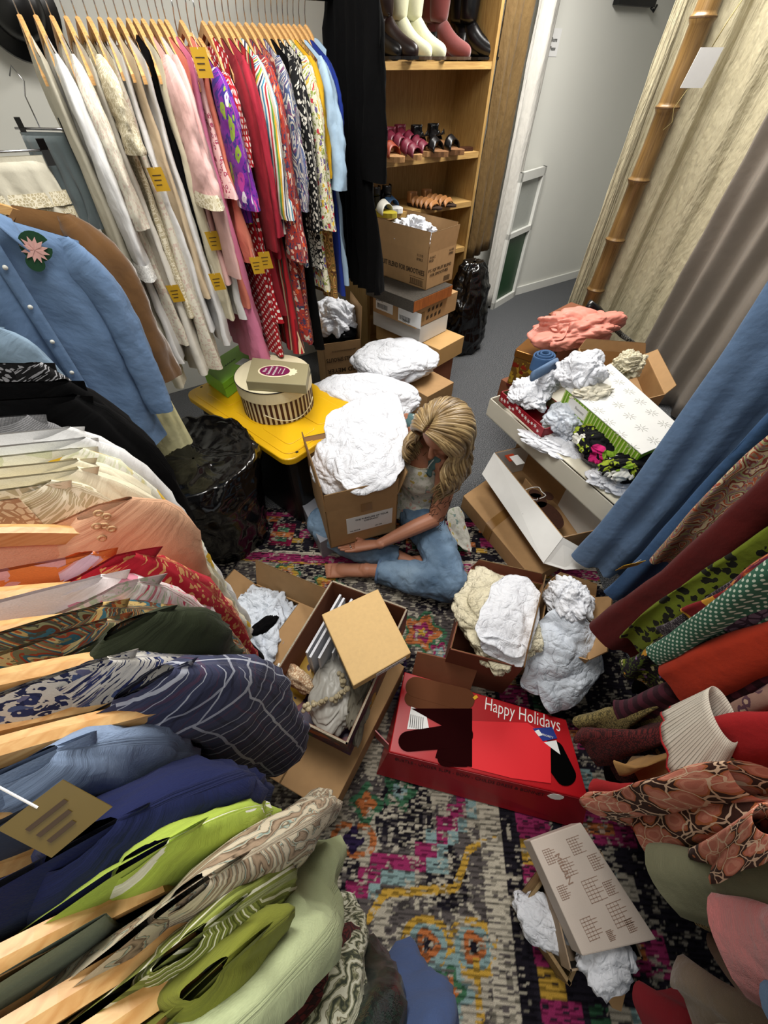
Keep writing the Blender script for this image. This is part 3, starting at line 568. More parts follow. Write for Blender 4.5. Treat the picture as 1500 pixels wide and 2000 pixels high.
# denim shirt, face towards the room
DC=(-.225,1.50,1.425); T=garment('denim_shirt','blue denim shirt with a water lily embroidered below its collar','shirt',DC,(1,0),F_['denim'],w=.198,L=.74,bw=.175,hw=.185,t=.022,th=.045,slope=.48,sl=dict(L=.58,ra=.052,rb=.032,flare=.8,out=.012,fwd=-.03),seed=4,folds=5,fa=.016,nu=90,nv=50,neck=.075,nd=.03,vneck=True,hl='blond wooden hanger holding the blue denim shirt')
for s in (-1,1):   # collar leaves
    pts=[]
    V,F,U=grid(8,4,lambda a,v:(V3((DC[0]+s*(.030+.050*a*(1-.1*v)+.012*v),DC[1]-.022-.030*v-.012*a+.02*a*a,DC[2]+.012-.012*a-.062*v*(.5+.7*a)-.03*a)),(a*.1,v*.08)))
    mesh('collar',V,F,F_['denim'],T,uv=U,solid=.003)
V,F,U=grid(3,30,lambda a,v:(V3((DC[0]+.012+(a-.5)*.034,DC[1]-.030-.030*v,DC[2]-.075-.63*v)),(a*.03,v*.6))); mesh('placket',V,F,F_['denim'],T,uv=U,solid=.003)
for i in range(6):
    q=V3((DC[0]+.012,DC[1]-.038-.030*(i/6),DC[2]-.12-.095*i)); MB().lathe((0,0,0),[(0,0),(.0058,0),(.0058,.002),(.004,.0028),(0,.0028)],12)
    mb=MB(); mb.tube([q,q+V3((0,-.003,0))],[.006,.0055],12); mb.build('button',plain('pearl_button','#d8d8d0',.3),T,smooth=True)
lil=V3((DC[0]+.100,DC[1]-.041,DC[2]-.085))
GRNM=plain('thread_green','#123f24',.7,var=.1); PKM=plain('thread_pink','#d8a8a0',.7,var=.1)
mb=MB(); n=22; mb.poly([lil+V3((.034*math.cos(6.283*i/n)*(1 if i else .2),-.001,.034*math.sin(6.283*i/n)*(1 if i else .2))) for i in range(n)],(0,-.0015,0)); mb.poly([lil+V3((-.020+.02*math.cos(6.283*i/n),-.002,-.034+.02*math.sin(6.283*i/n))) for i in range(n)],(0,-.0015,0)); mb.build('lily_pad',GRNM,T,label='embroidered green lily pads')
mb=MB()
for i in range(12):
    a=i*6.283/12; d=V3((math.cos(a),0,math.sin(a))); e=V3((-d.z,0,d.x)); c0=lil+V3((-.006,-.004-.001*(i%2),-.006)); mb.poly([c0,c0+d*.016+e*.005,c0+d*.030,c0+d*.016-e*.005],(0,-.0015,0))
mb.build('lily_flower',PKM,T,label='embroidered pale pink water lily')
left(1.36,'faded light denim shirt hanging in front of the blue denim shirt','denimlt',.62,'shirt','denim_shirt',w=.19,bw=.15,hw=.15,t=.014,th=.03,sl=dict(L=.42,ra=.05,rb=.024,flare=.9,out=.02),x=-.17,z=1.26)
left(.70,'long black beaded dress with a glittering edge on the left rack','glit',1.05,'dress','dress',w=.20,hw=.19,bw=.15,t=.02,th=.05,sl=dict(L=.62,ra=.055,rb=.03,out=-0.04),x=-.02)
left(.63,'plain long black coat on the left rack beside the grey knit','black',1.1,'coat','coat',w=.21,hw=.22,bw=.17,t=.025,th=.06,sl=dict(L=.60,ra=.06,rb=.035,out=-0.03))
left(.585,'black velvet jacket between the black coat and the grey knit','black',.8,'jacket','jacket',w=.215,hw=.19,bw=.17,t=.025,th=.05,sl=dict(L=.58,ra=.06,rb=.035,out=-0.03))
left(.545,'grey ribbed knit cardigan on the left rack','knitgrey',.6,'cardigan','cardigan',w=.175,t=.02,th=.03,sl=dict(L=.46,ra=.05,rb=.03,out=-0.045),x=-.01)
left(.507,'white blouse with red embroidery on its yoke','white',.62,w=.20,t=.014,sl=dict(L=.5,ra=.055,rb=.028,out=-0.035))
left(.482,'bright white long dress whose sleeve edge faces the trash bag','white',.9,'dress','dress',w=.21,t=.02,hw=.2,bw=.16,sl=dict(L=.62,ra=.062,rb=.03,out=-0.02))
left(.462,'white gown with yellow lemon flowers','lemon',.9,'gown','gown',w=.208,t=.018,hw=.2,bw=.16,sl=dict(L=.60,ra=.06,rb=.026,out=-0.02))
left(.442,'cream crocheted blouse above the lace blouse','cream',.6,w=.205,t=.016,sl=dict(L=.5,ra=.058,rb=.026,out=-0.025))
left(.425,'cream silk blouse with embroidered red sprigs at its cuff','cream',.6,w=.205,t=.014,sl=dict(L=.54,ra=.055,rb=.024,out=-0.025))
left(.408,'ecru lace blouse hanging just behind the peach nightgown','lacecream',.6,w=.18,t=.014,sl=dict(L=.3,ra=.055,rb=.02,out=-0.055))
left(.388,'taupe lace camisole tucked behind the peach nightgown','peachlace',.5,'camisole','camisole',w=.14,t=.012)
# peach nightgown
T=left(.365,'peach nightgown with a tatted lace neckline on a wooden hanger','peach',.8,'nightgown','nightgown',w=.20,t=.014,bw=.15,hw=.17,th=.03,slope=.30,neck=.125,nd=.05,sl=dict(L=.46,ra=.070,rb=.03,flare=1.15,out=-0.035),bar=None) if False else left(.365,'peach nightgown with a tatted lace neckline on a wooden hanger','peach',.8,'nightgown','nightgown',w=.232,t=.016,bw=.15,hw=.17,th=.03,slope=.30,neck=.193,nd=.028,sl=dict(L=.36,ra=.072,rb=.03,flare=1.15,out=-0.07))
mb=MB()
for i in range(34):
    q=V3((RX+.196+.006*math.sin(i*2.1)-.0012*i,.365-.017-.0015*(i%3),1.366-.0058*i)); V,F,U=grid(8,4,lambda a,v:(q+V3(((.0032+.0014*math.cos(6.283*v))*math.cos(6.283*a),-.0014*math.sin(6.283*v),(.0032+.0014*math.cos(6.283*v))*math.sin(6.283*a))),(a,v)),cu=True,cv=True); mb.add(V,F,U)
mb.build('lace_trim',plain('ecru_thread','#c7a67c',.9,var=.1),T,smooth=True)
left(.300,'orange and pink watercolour floral blouse','orangepink',.6,w=0.205,t=.013,sl=dict(L=.5,ra=0.044,rb=.02,out=-0.02))
left(.286,'red blouse with gold sparks on a wooden hanger','redspark',.6,w=0.238,t=.010,sl=dict(L=.36,ra=0.0396,rb=.016,out=-0.02),neck=0.2,nd=.028)
left(.268,'white blouse with fine pink stripes on the left rack','stripepw',.6,w=0.21,t=.012,sl=dict(L=.40,ra=0.04576,rb=.020,out=-0.015))
left(.253,'pale pink blouse with tiny flowers and a ruffled collar','pinkfl',.6,w=0.235,t=.012,sl=dict(L=.36,ra=0.0396,rb=.018,out=-0.045),neck=0.2,nd=.028)
left(.238,'paisley blouse in teal, rust and gold','paisteal',.62,w=0.205,t=.014,sl=dict(L=.50,ra=0.0484,rb=.022,out=0.005,fwd=.02))
left(.222,'second paisley blouse with finer rust print and long sleeve','paisteal2',.62,w=0.205,t=.012,sl=dict(L=.56,ra=0.0484,rb=.022,out=0.015,fwd=.02))
left(.207,'dark olive green blouse with a gathered shoulder','olivedk',.58,w=0.238,t=.012,slope=.22,sl=dict(L=.20,ra=0.0528,rb=.022,out=-0.045,flare=1.15),neck=0.215,nd=.028)
left(.186,'navy and white floral blouse with patchwork borders','navyfl',.60,w=0.205,t=.015,sl=dict(L=.50,ra=0.0484,rb=.020,out=0.015,fwd=.02),slope=.25)
left(.163,'plaid blue, plum and white shirt on a wooden hanger','plaid',.6,'shirt','shirt',w=0.238,t=.013,sl=dict(L=.40,ra=0.05456,rb=.024,out=-0.01),slope=.27,neck=0.215,nd=.028)
left(.138,'pale chambray shirt next to the plaid shirt','chambray',.55,'shirt','shirt',w=0.175,t=.013,neck=.09,sl=dict(L=.30,ra=0.0484,rb=.022,out=-0.045),slope=.25)
left(.112,'slate grey blouse tucked under the chambray shirt','slate',.55,w=0.16,t=.010,sl=None)
left(.085,'navy blue blouse with a gathered puff sleeve','navy',.6,w=0.195,t=.013,sl=dict(L=.20,ra=0.05104,rb=.026,out=-0.025,puff=.3),slope=.24)
left(.063,'lime green blouse with large white retro flowers','lime',.6,w=0.22,t=.011,sl=dict(L=.22,ra=0.0396,rb=.016,out=-0.025),slope=.24,neck=0.17,nd=.028)
left(.050,'sage green shirt squeezed beside the lime blouse','sage',.6,'shirt','shirt',w=0.17,t=.006,sl=None,slope=.24)
left(.036,'taupe dress with pale aqua flowers and a pointed sleeve','camo',.6,'dress','dress',w=0.235,t=.010,sl=dict(L=.30,ra=0.0396,rb=.016,out=0.005,flare=1.1,fwd=.03),slope=.24,neck=0.18,nd=.028)
left(.018,'olive and white striped polyester shirt','olivestr',.6,'shirt','shirt',w=0.23,t=.009,sl=dict(L=.2,ra=0.0352,rb=.014,out=-0.035),slope=.24,neck=0.195,nd=.028)
left(.002,'plain olive mustard blouse beside the mint one','olive',.6,w=0.235,t=.009,sl=dict(L=.10,ra=0.0308,rb=.014,out=-0.045),slope=.24,neck=0.21,nd=.028)
left(-.018,'pale mint green blouse with a broad sleeve nearest the viewer','mint',.6,w=0.205,t=.012,neck=.05,sl=dict(L=.34,ra=0.0484,rb=.026,out=-0.005,flare=1.3,fwd=.04),slope=.26,hang=False)
# turned end of the rack, lower centre of the photo
left(-.045,'black lace dress hanging behind the green marbled blouse','winelace',.55,'dress','dress',w=0.16,t=.014,sl=dict(L=.3,ra=0.0396,rb=.02),hang=False,x=.02,z=1.36)
left(-.062,'green and cream marbled print blouse near the lower edge','wavegreen',.55,w=0.195,t=.014,sl=dict(L=.42,ra=0.0396,rb=.022,out=-0.015,fwd=.03),hang=False,x=.03,z=1.36)
left(-.085,'dark green sequined top at the lower edge','sequin',.55,'top','sequined_top',w=0.2,t=.014,sl=dict(L=.34,ra=0.0352,rb=.022,out=-0.015),hang=False,x=.045,z=1.36)
left(-.108,'slate blue denim sleeve garment at the lower edge','denimbot',.55,'shirt','denim_shirt',w=0.21,t=.014,sl=dict(L=.36,ra=0.0396,rb=.022,out=-0.015),hang=False,x=.06,z=1.36)
R_=thing('clothes_rail','chrome clothes rail carrying the garments along the left','clothes rail',(RX,.9,0))
MB().tube([(RX,-.25,1.53),(RX,2.2,1.53)],.012,12).build('rail',CHROME,R_,smooth=True)
for Y in (-.25,2.2):
    MB().tube([(RX,Y,.02),(RX,Y,1.53)],.012,12).build('upright',CHROME,R_,smooth=True); MB().tube([(RX-.2,Y,.015),(RX+.15,Y,.015)],.012,12).build('foot',CHROME,R_,smooth=True)
q=P(60,1570,1.40); tagcard(0,'dark gold price card on the slate blouse at the left edge',q,(1,.2,0),(.5,-.75,-.5),(.030,.03),plain('gold_card','#5e4c16',.5))
# ---------------------------------------------------------------- right rack: garments hang edge-on, hems nearest the viewer
RU=V3((.52,-.85,0)).normalized()
def right(px,py,z,label,mat,top=1.42,w=.2,t=.018,th=.03,cat='dress',name='dress',sl=None,ang=0,slope=.2,hw=None,bw=None,**k):
    """px,py,z: lower near corner of the cloth; the shoulders run away from it"""
    e=P(px,py,z); u=Matrix.Rotation(math.radians(ang),3,'Z')@RU; hw=hw or w*1.05
    c=V3((e.x,e.y,0))+u*hw; L=top-z; k.setdefault('fa',.018)
    return garment(name,label,cat,(c.x,c.y,top),(-u.x,-u.y),F_[mat],w=w,L=L,hw=hw,bw=bw or w*.95,t=t,th=th,sl=sl,slope=slope,**k)
right(1120,1085,.30,'long blue denim dress at the far end of the right rack','denim',th=.035,w=.22,t=.03)
right(1428,838,1.0,'blue denim jacket with frayed cuffs on the right rack','denimlt',cat='jacket',name='denim_jacket',t=.03,th=.035,w=.22,ang=8)
right(1262,1085,.74,'long floral scarf in faded rust, cream and green','florscarf',cat='scarf',name='scarf',t=.024,th=.028,w=.2)
right(1175,1150,.45,'dark blue velvet trousers between the denim and the maroon dress','denimdk',cat='trousers',name='trousers',t=.02,th=.025)
right(1160,1225,.50,'dark maroon velvet dress with swirled pile','velvetred',w=.23,t=.04,th=.055,name='velvet_dress')
right(1215,1245,.60,'green scarf dress with black spots','greenblk',t=.016,th=.02)
right(1200,1290,.55,'dark jungle print dress with yellow and lilac flowers','jungle',t=.03,th=.045,w=0.14,hw=0.23)
right(1280,1225,.78,'black and lilac zigzag knit top','geobw',cat='top',name='knit_top',t=.014,th=.018)
right(1345,1205,.88,'red and yellow striped woven sash','yelred',cat='sash',name='sash',t=.012,th=.016)
right(1395,1165,.98,'orange and purple paisley blouse on the right rack','orangebot',cat='blouse',name='blouse',t=.022,th=.028)
right(1250,1262,.80,'green blouse with tiny white dots','greendots',cat='blouse',name='blouse',t=.03,th=.036,w=.21)
right(1405,1215,.98,'dusty purple lace blouse behind the green dotted blouse','purplace',cat='blouse',name='blouse',t=.018,th=.022)
right(1300,1320,.80,'burnt orange felt skirt with a wide flat hem','orangebr',cat='skirt',name='felt_skirt',t=.035,th=.05,w=.22)
right(1190,1375,.58,'plum and burgundy striped dress','plumstr',t=.03,th=.045,w=0.15,hw=0.25)
right(1110,1400,.42,'gold lace dress whose hem touches the red box','goldlace',t=.03,th=.045,hemwave=.008,w=0.13,hw=0.3)
right(1130,1440,.46,'wine red lace dress with a long sheer skirt','winelace',t=.03,th=.05,w=0.14,hw=0.3)
right(1180,1450,.50,'dark floral dress with blue and rust blossoms','darkfl',t=.03,th=.05,w=0.14,hw=0.28)
right(1365,1385,.86,'mauve and cream leafy print blouse','mauveleaf',cat='blouse',name='blouse',t=.03,th=.034)
right(1195,1485,.60,'tan suede fringe skirt between the dark dresses','tan',cat='skirt',name='skirt',t=.016,th=.02,w=0.14,hw=0.26)
T=right(1400,1430,.95,'red knit sweater with white pleated cuffs','redknit',cat='sweater',name='sweater',t=.028,th=.035,w=.2)
e=P(1400,1440,.95); q=P(1335,1475,.88)
V,F,U=grid(60,8,lambda a,v:((e+V3((.02,.02,.03))).lerp(q,v)+(V3((.028,.03,0))*math.cos(6.2832*a)+V3((-.012,.012,.0))*math.sin(6.2832*a))*(1+.75*v+.10*math.sin(6.2832*a*14)*v)+V3((0,0,.006*math.sin(6.2832*a*9)*v)),(a*.35,v*.06)),cu=True); mesh('pleated_cuff',V,F,F_['pleat'],T,uv=U,solid=.001,label='white pleated cuff with red edge')
V,F,U=grid(60,1,lambda a,v:(q+(q-e).normalized()*(-.002+.004*v)+(V3((.028,.03,0))*math.cos(6.2832*a)+V3((-.012,.012,.0))*math.sin(6.2832*a))*(1.76+.10*math.sin(6.2832*a*14))+V3((0,0,.006*math.sin(6.2832*a*9))),(a,v)),cu=True); mesh('cuff_edge',V,F,F_['redknit'],T,uv=U,solid=.0015)
right(1150,1540,.50,'bright red long dress behind the peach leaf print','redknit',t=.035,th=.05,w=0.16,hw=0.3)
T=right(1215,1585,.86,'peach dress printed with brown leaves and pale veins','peachleaf',cat='dress',t=.03,th=.045,w=.21,top=1.30,slope=.1,fa=.02)
e=P(1500,1530,1.16); q=P(1170,1580,.80)
def flopsleeve(a,v):
    p=e.lerp(q,v)+V3((0,0,-.02*math.sin(v*3.1))); r=.040+.012*math.sin(v*7)+.008*v
    if v>.93: r*=max(.25,1-(v-.93)*10)
    return p+(V3((.45,-.85,.3))*math.cos(6.2832*a)*r*.8+V3((.3,.3,.9))*math.sin(6.2832*a)*r*.55)*(1+.12*math.sin(3*6.2832*a+v*9)),(a*.2,v*.4)
V,F,U=grid(28,40,flopsleeve,cu=True); mesh('sleeve',V,F,F_['peachleaf'],T,uv=U)
e=P(1500,1600,1.2); q=P(1420,1700,1.0)
V,F,U=grid(36,16,lambda a,v:(e.lerp(q,v)+(V3((.35,-.3,.0))*math.cos(6.2832*a)+V3((.2,.3,.3))*math.sin(6.2832*a))*(.03+.05*v)*(1+.30*math.sin(5*6.2832*a)*v),(a*.3,v*.2)),cu=True); mesh('ruffle',V,F,F_['peachleaf'],T,uv=U,solid=.001)
right(1268,1672,.94,'sage green crumpled blouse under the peach leaf print','sage2',cat='blouse',name='blouse',t=.04,th=.048,w=.19,top=1.30,fa=.02)
right(1310,1720,.88,'black kimono with a gold key pattern band','kimono',cat='kimono',name='kimono',t=.022,th=.034,top=1.30)
right(1335,1745,.90,'rust suede sleeve garment with a patterned cuff','rust',cat='jacket',name='jacket',t=.022,th=.03,top=1.28)
right(1362,1768,1.03,'dusty pink fluffy mohair cardigan','dustypink',cat='cardigan',name='cardigan',t=.055,th=.06,top=1.30)
right(1400,1855,.88,'taupe wool coat beside the pink mohair cardigan','taupe',cat='coat',name='coat',t=.03,th=.035,top=1.30)
right(1330,1940,.62,'brown and cream faux fur jacket with draped hem','fur',cat='jacket',name='fur_jacket',t=.04,th=.05,top=1.0,fa=.03)
right(1300,1990,.62,'off white fur stole at the lower right','ivory',cat='stole',name='stole',t=.03,th=.04,top=1.2,fa=.03)
right(1475,1940,1.08,'steel blue sleeve garment in the lower right corner','steel',cat='shirt',name='shirt',t=.035,th=.04,top=1.32)
right(1250,1960,.35,'dark crimson dress low in the lower right corner','darkred',t=.03,th=.06,top=1.2)
right(1290,1700,.45,'plain black dress added to darken the gap between sage blouse and mohair','black',t=.04,th=.06,top=1.2)  # added black garment, fills the gap between hems with dark
right(1225,1335,.32,'black skirt added to darken the gap behind the burnt orange one','black',t=.04,th=.07,top=1.0,w=.15,hw=.27,cat='skirt',name='skirt')  # this and the two black garments below are added to darken gaps
right(1170,1430,.22,'long black dress added to darken the gap by the red box','black',t=.04,th=.08,top=1.0,w=.15,hw=.27)
right(1190,1500,.30,'black gown added to darken the gap between the dark floral and the red dress','black',t=.04,th=.08,top=1.0,w=.15,hw=.27,cat='gown',name='gown')
a=V3((.62,-.75,0)); b=V3((1.75,.35,0))
R_=thing('clothes_rail','clothes rail carrying the garments along the right','clothes rail',a)
MB().tube([a+V3((0,0,1.54)),b+V3((0,0,1.54))],.012,12).build('rail',CHROME,R_,smooth=True)
for q in (a,b): MB().tube([q+V3((0,0,.02)),q+V3((0,0,1.54))],.012,12).build('upright',CHROME,R_,smooth=True)
q=P(1240,1100,.75); tagcard(0,'yellow price card on the floral scarf of the right rack',q,(.9,-.3,0),(.2,.2,-1),(.07,.045))
# ---------------------------------------------------------------- bookcase and what stands on it
OAK=wood('oak_veneer','#a58650','#886838',.5,7,2); OAKH=wood('oak_board','#b39258','#967444',.45,7,0)
SX0,SX1,SY0,SY1=1.545,2.455,2.60,2.93
T=thing('bookcase','oak veneer bookcase holding shoes and boots','bookcase',(2.0,2.75,0))
MB().bx(SX0,SX0+.022,SY0,SY1,0,2.1).build('side_panel',OAK,T,bevel=.001); MB().bx(SX1-.022,SX1,SY0,SY1,0,2.1).build('side_panel',OAK,T,bevel=.001)
MB().bx(SX0+.02,SX1-.02,SY1-.008,SY1,0.05,2.1).build('back_panel',OAK,T)
SHZ=(1.652,1.262,1.0,.72,.40,.08)
for z in SHZ+(2.08,): MB().bx(SX0+.022,SX1-.022,SY0+.004,SY1-.01,z-.030,z).build('shelf',OAKH,T,bevel=.0015)
def boot(px,z,label,mat,h=.40,heel=.05,d=(.45,-.89),Y=2.80,lace=False,s=1.,grp=None):
    q=PY(px,100,Y-.12); d=V3((d[0],d[1],0)).normalized(); c=V3((q.x,Y,z)); T=thing('boot',label,'boot',c,grp); e=V3((-d.y,d.x,0))
    pts=[(-.01,h),(-.005,h*.75),(0,h*.5),(-.005,h*.3),(0,.13+heel),(.012,.085+heel),(.05,.062+heel*.6),(.10,.048+heel*.25),(.15,.040),(.19,.033),(.215,.030)]; R=[.062,.064,.060,.05,.042,.044,.043,.040,.040,.034,.018]
    MB().tube([c+d*(a*s)+V3((0,0,b*s)) for a,b in pts],[r*s for r in R],20,flat=.8,nrm=tuple(d)).build('shaft',mat,T,smooth=True,sub=1)
    n=16; out=[]
    for i in range(n):
        a=6.283*i/n; out.append(c+d*((.105+.115*math.cos(a))*s)+e*((.036 if math.cos(a)>-.2 else .030)*math.sin(a)*s)+V3((0,0,.006+(.0 if math.cos(a)>-.3 else heel*.0))))
    MB().poly(out,(0,0,.012)).build('sole',BLACKPL if lace or 'black' in label else plain('sole_tan','#4a3a2c',.7),T)
    MB().tube([c-d*.018+V3((0,0,.012)),c-d*.018+V3((0,0,.06+heel))],[.026*s,.034*s],12).build('heel',BLACKPL,T,smooth=True)
    if lace:
        mb=MB()
        for i in range(9):
            z1=.10+heel+.032*i; b=c+d*(.044+.0*i)+V3((0,0,z1)); mb.tube([b-e*.022,b+e*.022+V3((0,0,.010))],.0022,5); mb.tube([b+e*.022,b-e*.022+V3((0,0,.010))],.0022,5)
        mb.build('laces',INK,T,smooth=True)
LB=plain('black_leather','#0b0b0d',.28,bs=40,bump=.1); CRS=plain('cream_suede','#c9c8a8',.8,bs=60,bump=.15,sheen=.4); RDS=plain('burgundy_suede','#5e1a16',.85,bs=60,bump=.15,sheen=.5); BRB=plain('dark_brown_leather','#1d100e',.35,bs=40,bump=.1)
boot(742,1.652,'black lace up boot at the left end of the top shelf',LB,h=.34,lace=True)
boot(772,1.652,'dark brown lace up boot beside the cream boots',BRB,h=.32,Y=2.74,lace=True)
boot(800,1.652,'left one of the two cream suede boots',CRS,heel=.055); boot(828,1.652,'right one of the two cream suede boots',CRS,heel=.055,Y=2.78)
boot(862,1.652,'back one of the burgundy suede boots',RDS,Y=2.86); boot(878,1.652,'front one of the burgundy suede boots',RDS,Y=2.80)
boot(916,1.652,'back one of the black leather boots near the bookcase side',LB,Y=2.86); boot(934,1.652,'front one of the black leather boots near the bookcase side',LB,Y=2.80)
def wedge(px,py,Y,z,label,um,sm,d=(.35,-.93),toe=.022,heel=.062,straps=((.05,.4),(.155,.5)),s=1.22,bow=False,closed=False,ankle=False,wst=.03):
    q=PY(px,py,Y); c=V3((q.x,Y+.10,z)); d=V3((d[0],d[1],0)).normalized(); e=V3((-d.y,d.x,0)); T=thing('sandal' if not closed else 'shoe',label,'sandal' if not closed else 'shoe',c)
    def hw(t): return (.028+.012*math.sin(min(1,t*1.1)*3.0) + (.006 if .5<t<.9 else 0))*math.sqrt(max(.02,1-(2*t-1)**8))
    def ht(t): return toe+(heel-toe)*max(0,1-t*1.35)**.8
    V,F,U=grid(16,20,lambda a,t:(c+d*(.23*t*s)+e*(hw(t)*math.cos(6.283*a)*s)+V3((0,0,(.002 if math.sin(6.283*a)<0 else ht(t)*s))),(a,t)),cu=True,caps=True); mesh('wedge_sole',V,F,sm,T,uv=U,smooth=False)
    for (t0,op) in straps:
        t=t0/.23; w_=wst
        V,F,U=grid(14,4,lambda a,v:(c+d*((t0+w_*(v-.5)*(1+.4*math.cos(3.14*a)**2))*s)+e*((hw(t)+.003)*math.cos(3.14159*a)*s)+V3((0,0,(ht(t)*.9+.042*op*2*math.sin(3.14159*a)**.8+(.018*(.5-v)))*s)),(a,v*.03))); mesh('strap',V,F,um,T,uv=U,solid=.003)
    V,F,U=grid(12,4,lambda a,v:(c+e*(.030*math.cos(3.1416+3.14159*a)*s)+d*((.045+.045*math.sin(3.1416+3.14159*a))*s)+V3((0,0,(heel+.002+.045*v)*s)),(a,v*.03))); mesh('heel_counter',V,F,um,T,uv=U,solid=.003)
    if closed:
        V,F,U=grid(16,14,lambda a,v:(c+d*((.06+.165*v)*s)+e*((hw(.27+.72*v)+.002)*math.cos(3.14159*a)*s)+V3((0,0,(ht(.27+.7*v)+(.045-.030*v)*math.sin(3.14159*a)**.7)*s)),(a,v*.2))); mesh('toe_box',V,F,um,T,uv=U,solid=.002)
    if bow:
        for sg in (-1,1):
            p0=c+d*.10+V3((0,0,ht(.45)+.045)); mb=MB(); mb.tube([p0,p0+e*sg*.03+V3((0,0,.012)),p0+e*sg*.045],[.004,.014,.004],8,flat=.4); mb.build('bow',um,T,smooth=True)
CORK=plain('cork','#9a7348',.8,bs=120,bump=.2,var=.2); RUST=plain('rust_leather','#7c2f18',.45,bs=50); BERRY=plain('berry_leather','#5c1428',.42,bs=50,bump=.08); TANS=plain('tan_leather','#9c6a3c',.5); WDS=wood('sole_wood','#7a5430','#5c3c20',.6,8,1)
z2=1.262
wedge(733,305,2.66,z2,'rust leather clog sandal at the left end of the middle shelf',RUST,CORK,heel=.05); wedge(716,305,2.72,z2,'dark rust clog sandal half hidden by the bookcase side',RUST,CORK,heel=.05)
wedge(768,292,2.67,z2,'berry red strappy wedge sandal, front one of the pair',BERRY,CORK,straps=((.05,.5),(.10,.55),(.15,.5),(.185,.4))); wedge(788,288,2.75,z2,'berry red strappy wedge sandal, back one of the pair',BERRY,CORK,straps=((.05,.5),(.10,.55),(.15,.5),(.185,.4)))
wedge(820,288,2.68,z2,'black wedge sandal with a bow, left one of the pair',LB,WDS,bow=True); wedge(852,285,2.69,z2,'black wedge sandal with a bow, right one of the pair',LB,WDS,bow=True)
q=PY(905,292,2.68); T=thing('wallet','brown leather wallet lying alone on the middle shelf','wallet',(q.x,2.69,z2)); MB().box((q.x-.055,2.66,z2),(.105,-.02,0),(.014,.06,0),(0,0,.010)).build('cover',plain('brown_leather','#33190e',.4),T,bevel=.004); MB().box((q.x-.055,2.66,z2+.0105),(.105,-.02,0),(.014,.06,0),(0,0,.008)).build('flap',plain('brown_leather','#33190e',.4),T,bevel=.003)
z3=1.0
wedge(722,400,2.66,z3,'white and yellow flower sandal at the left of the lower shelf',plain('white_leather','#c8c8bc',.5),plain('yellow_sole','#a89a2a',.6),heel=.02,ankle=True)
wedge(735,392,2.74,z3,'white sandal with a blue strap behind the yellow one',plain('blue_strap','#27486a',.5),LABELW,heel=.02)
wedge(758,375,2.56,z3,'left one of the grey black leather court shoes',LB,BLACKPL,heel=.09,closed=True,s=1.0,d=(-.2,.98)); wedge(780,370,2.56,z3,'right one of the grey black leather court shoes',LB,BLACKPL,heel=.09,closed=True,s=1.0,d=(-.2,.98))
wedge(812,400,2.67,z3,'left one of the tan woven flat sandals',TANS,plain('flat_sole','#2a1a10',.6),heel=.012,toe=.01,straps=((.06,.3),(.09,.32),(.12,.32),(.15,.3),(.18,.25)),wst=.012); wedge(840,396,2.68,z3,'right one of the tan woven flat sandals',TANS,plain('flat_sole','#2a1a10',.6),heel=.012,toe=.01,straps=((.06,.3),(.09,.32),(.12,.32),(.15,.3),(.18,.25)),wst=.012)
# ---------------------------------------------------------------- cartons
def xy(*pix,z): return [P(a,b,z) for a,b in pix]
def carton(name,label,Q,z0,z1,mat=None,inner=None,flaps={},t=.004,open_=True,cat='box',seam=True,smooth=False,bev=.0,corr=True,walls='wall'):
    """four rim corners Q, walls from z0 to z1; flaps {edge:(length, angle from upright, tilt outwards positive)}"""
    mat=mat or CARD; inner=inner or CARD_IN; Q=[V3((q[0],q[1],0)) for q in Q]; C0=sum(Q,V3())/4
    T=thing(name,label,cat,(C0.x,C0.y,z0)); ar=sum(Q[i].x*Q[(i+1)%4].y-Q[(i+1)%4].x*Q[i].y for i in range(4))
    if not open_:
        mb=MB(); mb.poly([q+V3((0,0,z0)) for q in (Q if ar>0 else Q[::-1])],(0,0,z1-z0)); mb.build('body',mat,T,bevel=bev or .003)
        return T,Q,C0
    mb=MB(); mi=MB()
    for i in range(4):
        a,b=Q[i],Q[(i+1)%4]; e=(b-a); n=V3((-e.y,e.x,0)).normalized()
        if n.dot(C0-a)<0: n=-n
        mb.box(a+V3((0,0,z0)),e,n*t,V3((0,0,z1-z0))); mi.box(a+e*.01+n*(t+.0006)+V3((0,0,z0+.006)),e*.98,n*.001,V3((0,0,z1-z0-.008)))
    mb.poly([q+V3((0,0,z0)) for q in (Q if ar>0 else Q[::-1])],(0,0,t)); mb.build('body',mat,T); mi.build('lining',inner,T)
    for i,(ln,an,*rest) in flaps.items():
        a,b=Q[i],Q[(i+1)%4]; e=(b-a); n=V3((-e.y,e.x,0)).normalized()
        if n.dot(C0-a)>0: n=-n
        an=math.radians(an); d=(V3((0,0,math.cos(an)))+n*math.sin(an))*ln; cut=rest[0] if rest else .02; fm=rest[1] if len(rest)>1 else mat
        th=d.cross(e).normalized()*t; p0=a+e*.01+V3((0,0,z1)); eu=e.normalized()
        f=MB(); f.poly([p0,p0+e*.98,p0+e*.98-eu*cut+d,p0+eu*cut+d],th); fo=f.build('flap',fm,T)
        if corr:
            k=MB(); k.box(p0+eu*cut+d,e*.98-eu*2*cut,th,d.normalized()*.0015); k.build('corrugated_edge',CORR,fo)
    return T,Q,C0
def rq(F,az,la,lb,z=0):
    """rectangle from front vertex F: edge a along azimuth az, edge b perpendicular to the left"""
    a=V3((math.sin(math.radians(az)),math.cos(math.radians(az)),0)); b=V3((-a.y,a.x,0)); F=V3((F[0],F[1],0)); return [F,F+a*la,F+a*la+b*lb,F+b*lb],a,b
UP=V3((0,0,1))
